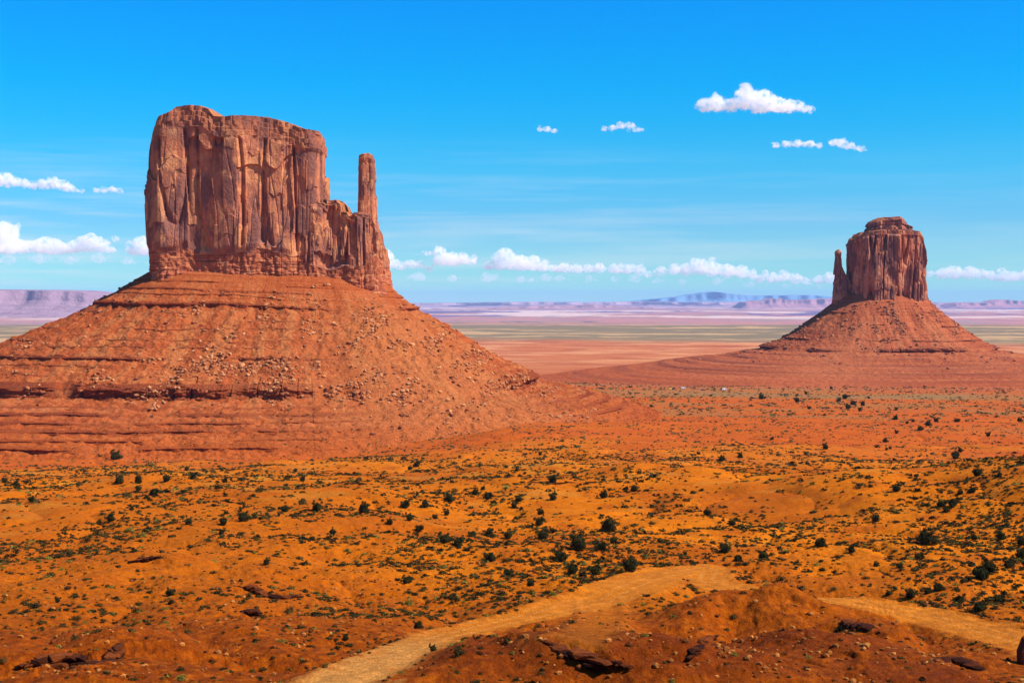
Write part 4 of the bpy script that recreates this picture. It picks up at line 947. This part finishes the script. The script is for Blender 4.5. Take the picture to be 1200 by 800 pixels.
# puffs in photo pixels (x, y, r), distance in m, label
CLOUDS = [
 (14000, [(826, 124, 11), (842, 121, 12), (858, 123, 11), (872, 112, 12), (880, 118, 14), (893, 117, 15), (905, 122, 14), (920, 125, 13), (934, 126, 10), (946, 130, 7), (890, 128, 12)], 'largest white cloud high at the right, puffy with two peaks'),
 (15000, [(910, 171, 5), (922, 169, 6), (935, 168, 6), (948, 169, 6), (960, 171, 5)], 'flat long white cloud under the largest one, left of its pair'),
 (15000, [(977, 167, 6), (986, 168, 7), (996, 171, 6), (1006, 174, 5), (1013, 176, 3)], 'small white cloud with a sloping tail, right of the flat long one'),
 (15000, [(633, 151, 4), (641, 152, 5), (649, 154, 4)], 'smallest lone white puff in the open sky left of centre'),
 (15000, [(708, 152, 4), (718, 150, 5), (728, 147, 6), (738, 147, 5), (746, 152, 5), (752, 153, 3)], 'small ragged white cloud between the lone puff and the largest cloud'),
 (24000, [(-10, 210, 12), (6, 211, 10), (18, 213, 8), (28, 215, 6), (40, 217, 6), (52, 216, 8), (62, 214, 8), (74, 217, 8), (84, 222, 6), (92, 225, 4)], 'long white cloud trailing in from the left edge of the sky, highest on that side'),
 (24000, [(114, 224, 4), (122, 223, 5), (132, 222, 5), (140, 224, 4)], 'small flat cloud alone between the left edge and the big butte'),
 (30000, [(-8, 285, 15), (2, 276, 14), (10, 272, 9), (8, 288, 12), (20, 291, 9), (34, 290, 8), (50, 289, 10), (62, 291, 10), (72, 293, 7)], 'tall white cumulus cut by the left edge of the picture'),
 (30000, [(88, 291, 8), (98, 287, 9), (110, 286, 9), (120, 289, 8), (128, 294, 5)], 'rounded white cumulus left of the big butte'),
 (30000, [(158, 296, 7), (166, 286, 8), (172, 294, 9), (180, 296, 8)], 'white cumulus half hidden behind the left wall of the big butte'),
 (40000, [(446, 304, 12), (455, 310, 7), (470, 312, 5), (482, 310, 5), (492, 311, 4), (503, 318, 4)], 'white cloud emerging from behind the base of the spire'),
 (40000, [(515, 296, 6), (518, 306, 8), (530, 306, 9), (542, 304, 7), (552, 308, 5)], 'bright compact cumulus just right of the big butte'),
 (45000, [(572, 313, 5), (585, 311, 7), (592, 300, 8), (600, 308, 9), (612, 310, 9), (624, 310, 9), (636, 314, 8), (650, 317, 6)], 'tall peaked cumulus left of the centre of the cloud bank'),
 (45000, [(662, 315, 6), (676, 316, 6), (690, 316, 5), (702, 315, 6), (720, 316, 6), (734, 317, 6)], 'long low middle stretch of the cloud bank on the horizon'),
 (45000, [(750, 317, 6), (760, 322, 4), (775, 318, 5), (790, 316, 6), (805, 316, 7), (820, 313, 9), (835, 316, 8), (852, 318, 8), (870, 319, 7), (880, 321, 5)], 'widest bright cloud of the horizon bank, right of centre'),
 (45000, [(890, 327, 5), (905, 326, 6), (918, 324, 6), (932, 327, 6), (945, 331, 4), (960, 328, 5), (972, 326, 6)], 'last cloud of the horizon bank, beside the right butte'),
 (40000, [(1090, 321, 4), (1105, 321, 6), (1120, 320, 7), (1136, 320, 7), (1150, 322, 6), (1162, 323, 5), (1180, 326, 8), (1192, 325, 6), (1206, 323, 7)], 'long white cloud right of the right butte'),
 (56000, [(-20, 303, 7), (10, 305, 6), (45, 304, 6), (80, 306, 5), (115, 303, 6), (150, 306, 5), (185, 308, 5)], 'faint hazy veil beneath the cumulus at the left edge of the sky'),
 (56000, [(450, 326, 5), (490, 325, 6), (530, 327, 5), (570, 326, 6), (610, 329, 5)], 'faint hazy strip just right of the foot of the big butte'),
 (56000, [(800, 331, 4), (840, 330, 5), (880, 334, 4), (920, 336, 3), (960, 336, 3)], 'faint hazy strip low beside the right butte, left of it'),
 (55000, [(640, 326, 5), (655, 327, 4), (690, 327, 4), (720, 328, 4), (745, 327, 5), (770, 330, 4)], 'faint low strip of cloud beneath the middle of the horizon bank'),
]
dg = None
for ci, (d, puffs, lab) in enumerate(CLOUDS):
    r_ = np.random.RandomState(600 + ci); V0, F0 = ico(2); parts = []
    X0, Y0, Z0 = W(np.mean([p[0] for p in puffs]), np.mean([p[1] for p in puffs]), d)
    mpp = d / FPX
    if d >= 30000:
        puffs = [(px, py - .6, rp * 1.30) for px, py, rp in puffs]
        for q in range(len(puffs) * 2):
            a_, b_ = puffs[r_.randint(len(puffs))], r_.rand()
            puffs.append((a_[0] + r_.normal() * 9, a_[1] + abs(r_.normal()) * 2.5 - 1, a_[2] * (.25 + .35 * b_)))
    for px, py, rp in puffs:
        x, y, z = W(px, py, d)
        for q in range(5):
            f = 1 if q == 0 else .35 + .3 * r_.rand()
            o_ = np.zeros(3) if q == 0 else r_.normal(size=3) * (.6, .9, .42) * rp * mpp
            if q: o_[2] = abs(o_[2]) * .9 - .25 * rp * mpp
            parts.append((V0 * rp * mpp * f * (1.12, 1.25, .84 if d < 20000 else .95) * .95 + o_ + (x - X0, r_.normal() * rp * mpp * .3, z - Z0), F0))
    V, F = join(parts)
    zb = np.percentile(V[:, 2], 10); V[:, 2] = np.where(V[:, 2] < zb, zb + (V[:, 2] - zb) * .4, V[:, 2])
    tmp = bpy.data.objects.new('tmp', mesh_from('tmp', V, F)); COL.objects.link(tmp)
    rm = tmp.modifiers.new('r', 'REMESH'); rm.mode = 'VOXEL'; rm.voxel_size = mpp * (1.0 if d < 16000 else .9)
    dg = bpy.context.evaluated_depsgraph_get(); ev = tmp.evaluated_get(dg)
    me = bpy.data.meshes.new_from_object(ev)
    bpy.data.objects.remove(tmp)
    n = len(me.vertices); co = np.zeros(n * 3, np.float32); me.vertices.foreach_get('co', co); co = co.reshape(-1, 3)
    no = np.zeros(n * 3, np.float32); me.vertices.foreach_get('normal', no); no = no.reshape(-1, 3)
    q = co / mpp
    dsp = fb3(q[:, 0] / 6, q[:, 1] / 6, q[:, 2] / 6, 5, 700 + ci, .6) * 4.2 * min(1, np.mean([p[2] for p in puffs]) / 8)
    co = co + no * (dsp * mpp)[:, None]
    me.vertices.foreach_set('co', co.ravel()); me.update()
    me.materials.clear(); me.materials.append(cloud_mat('cloud_vapour', 1.0 / (mpp * (4.8 if d < 20000 else 15 if lab.startswith('faint') else 4.6)), 1 / (mpp * (6 if d < 30000 else 4.5))))
    o = link('cloud', me, loc=(float(X0), float(Y0), float(Z0)), label=lab, cat='cloud', group='white clouds in the sky')
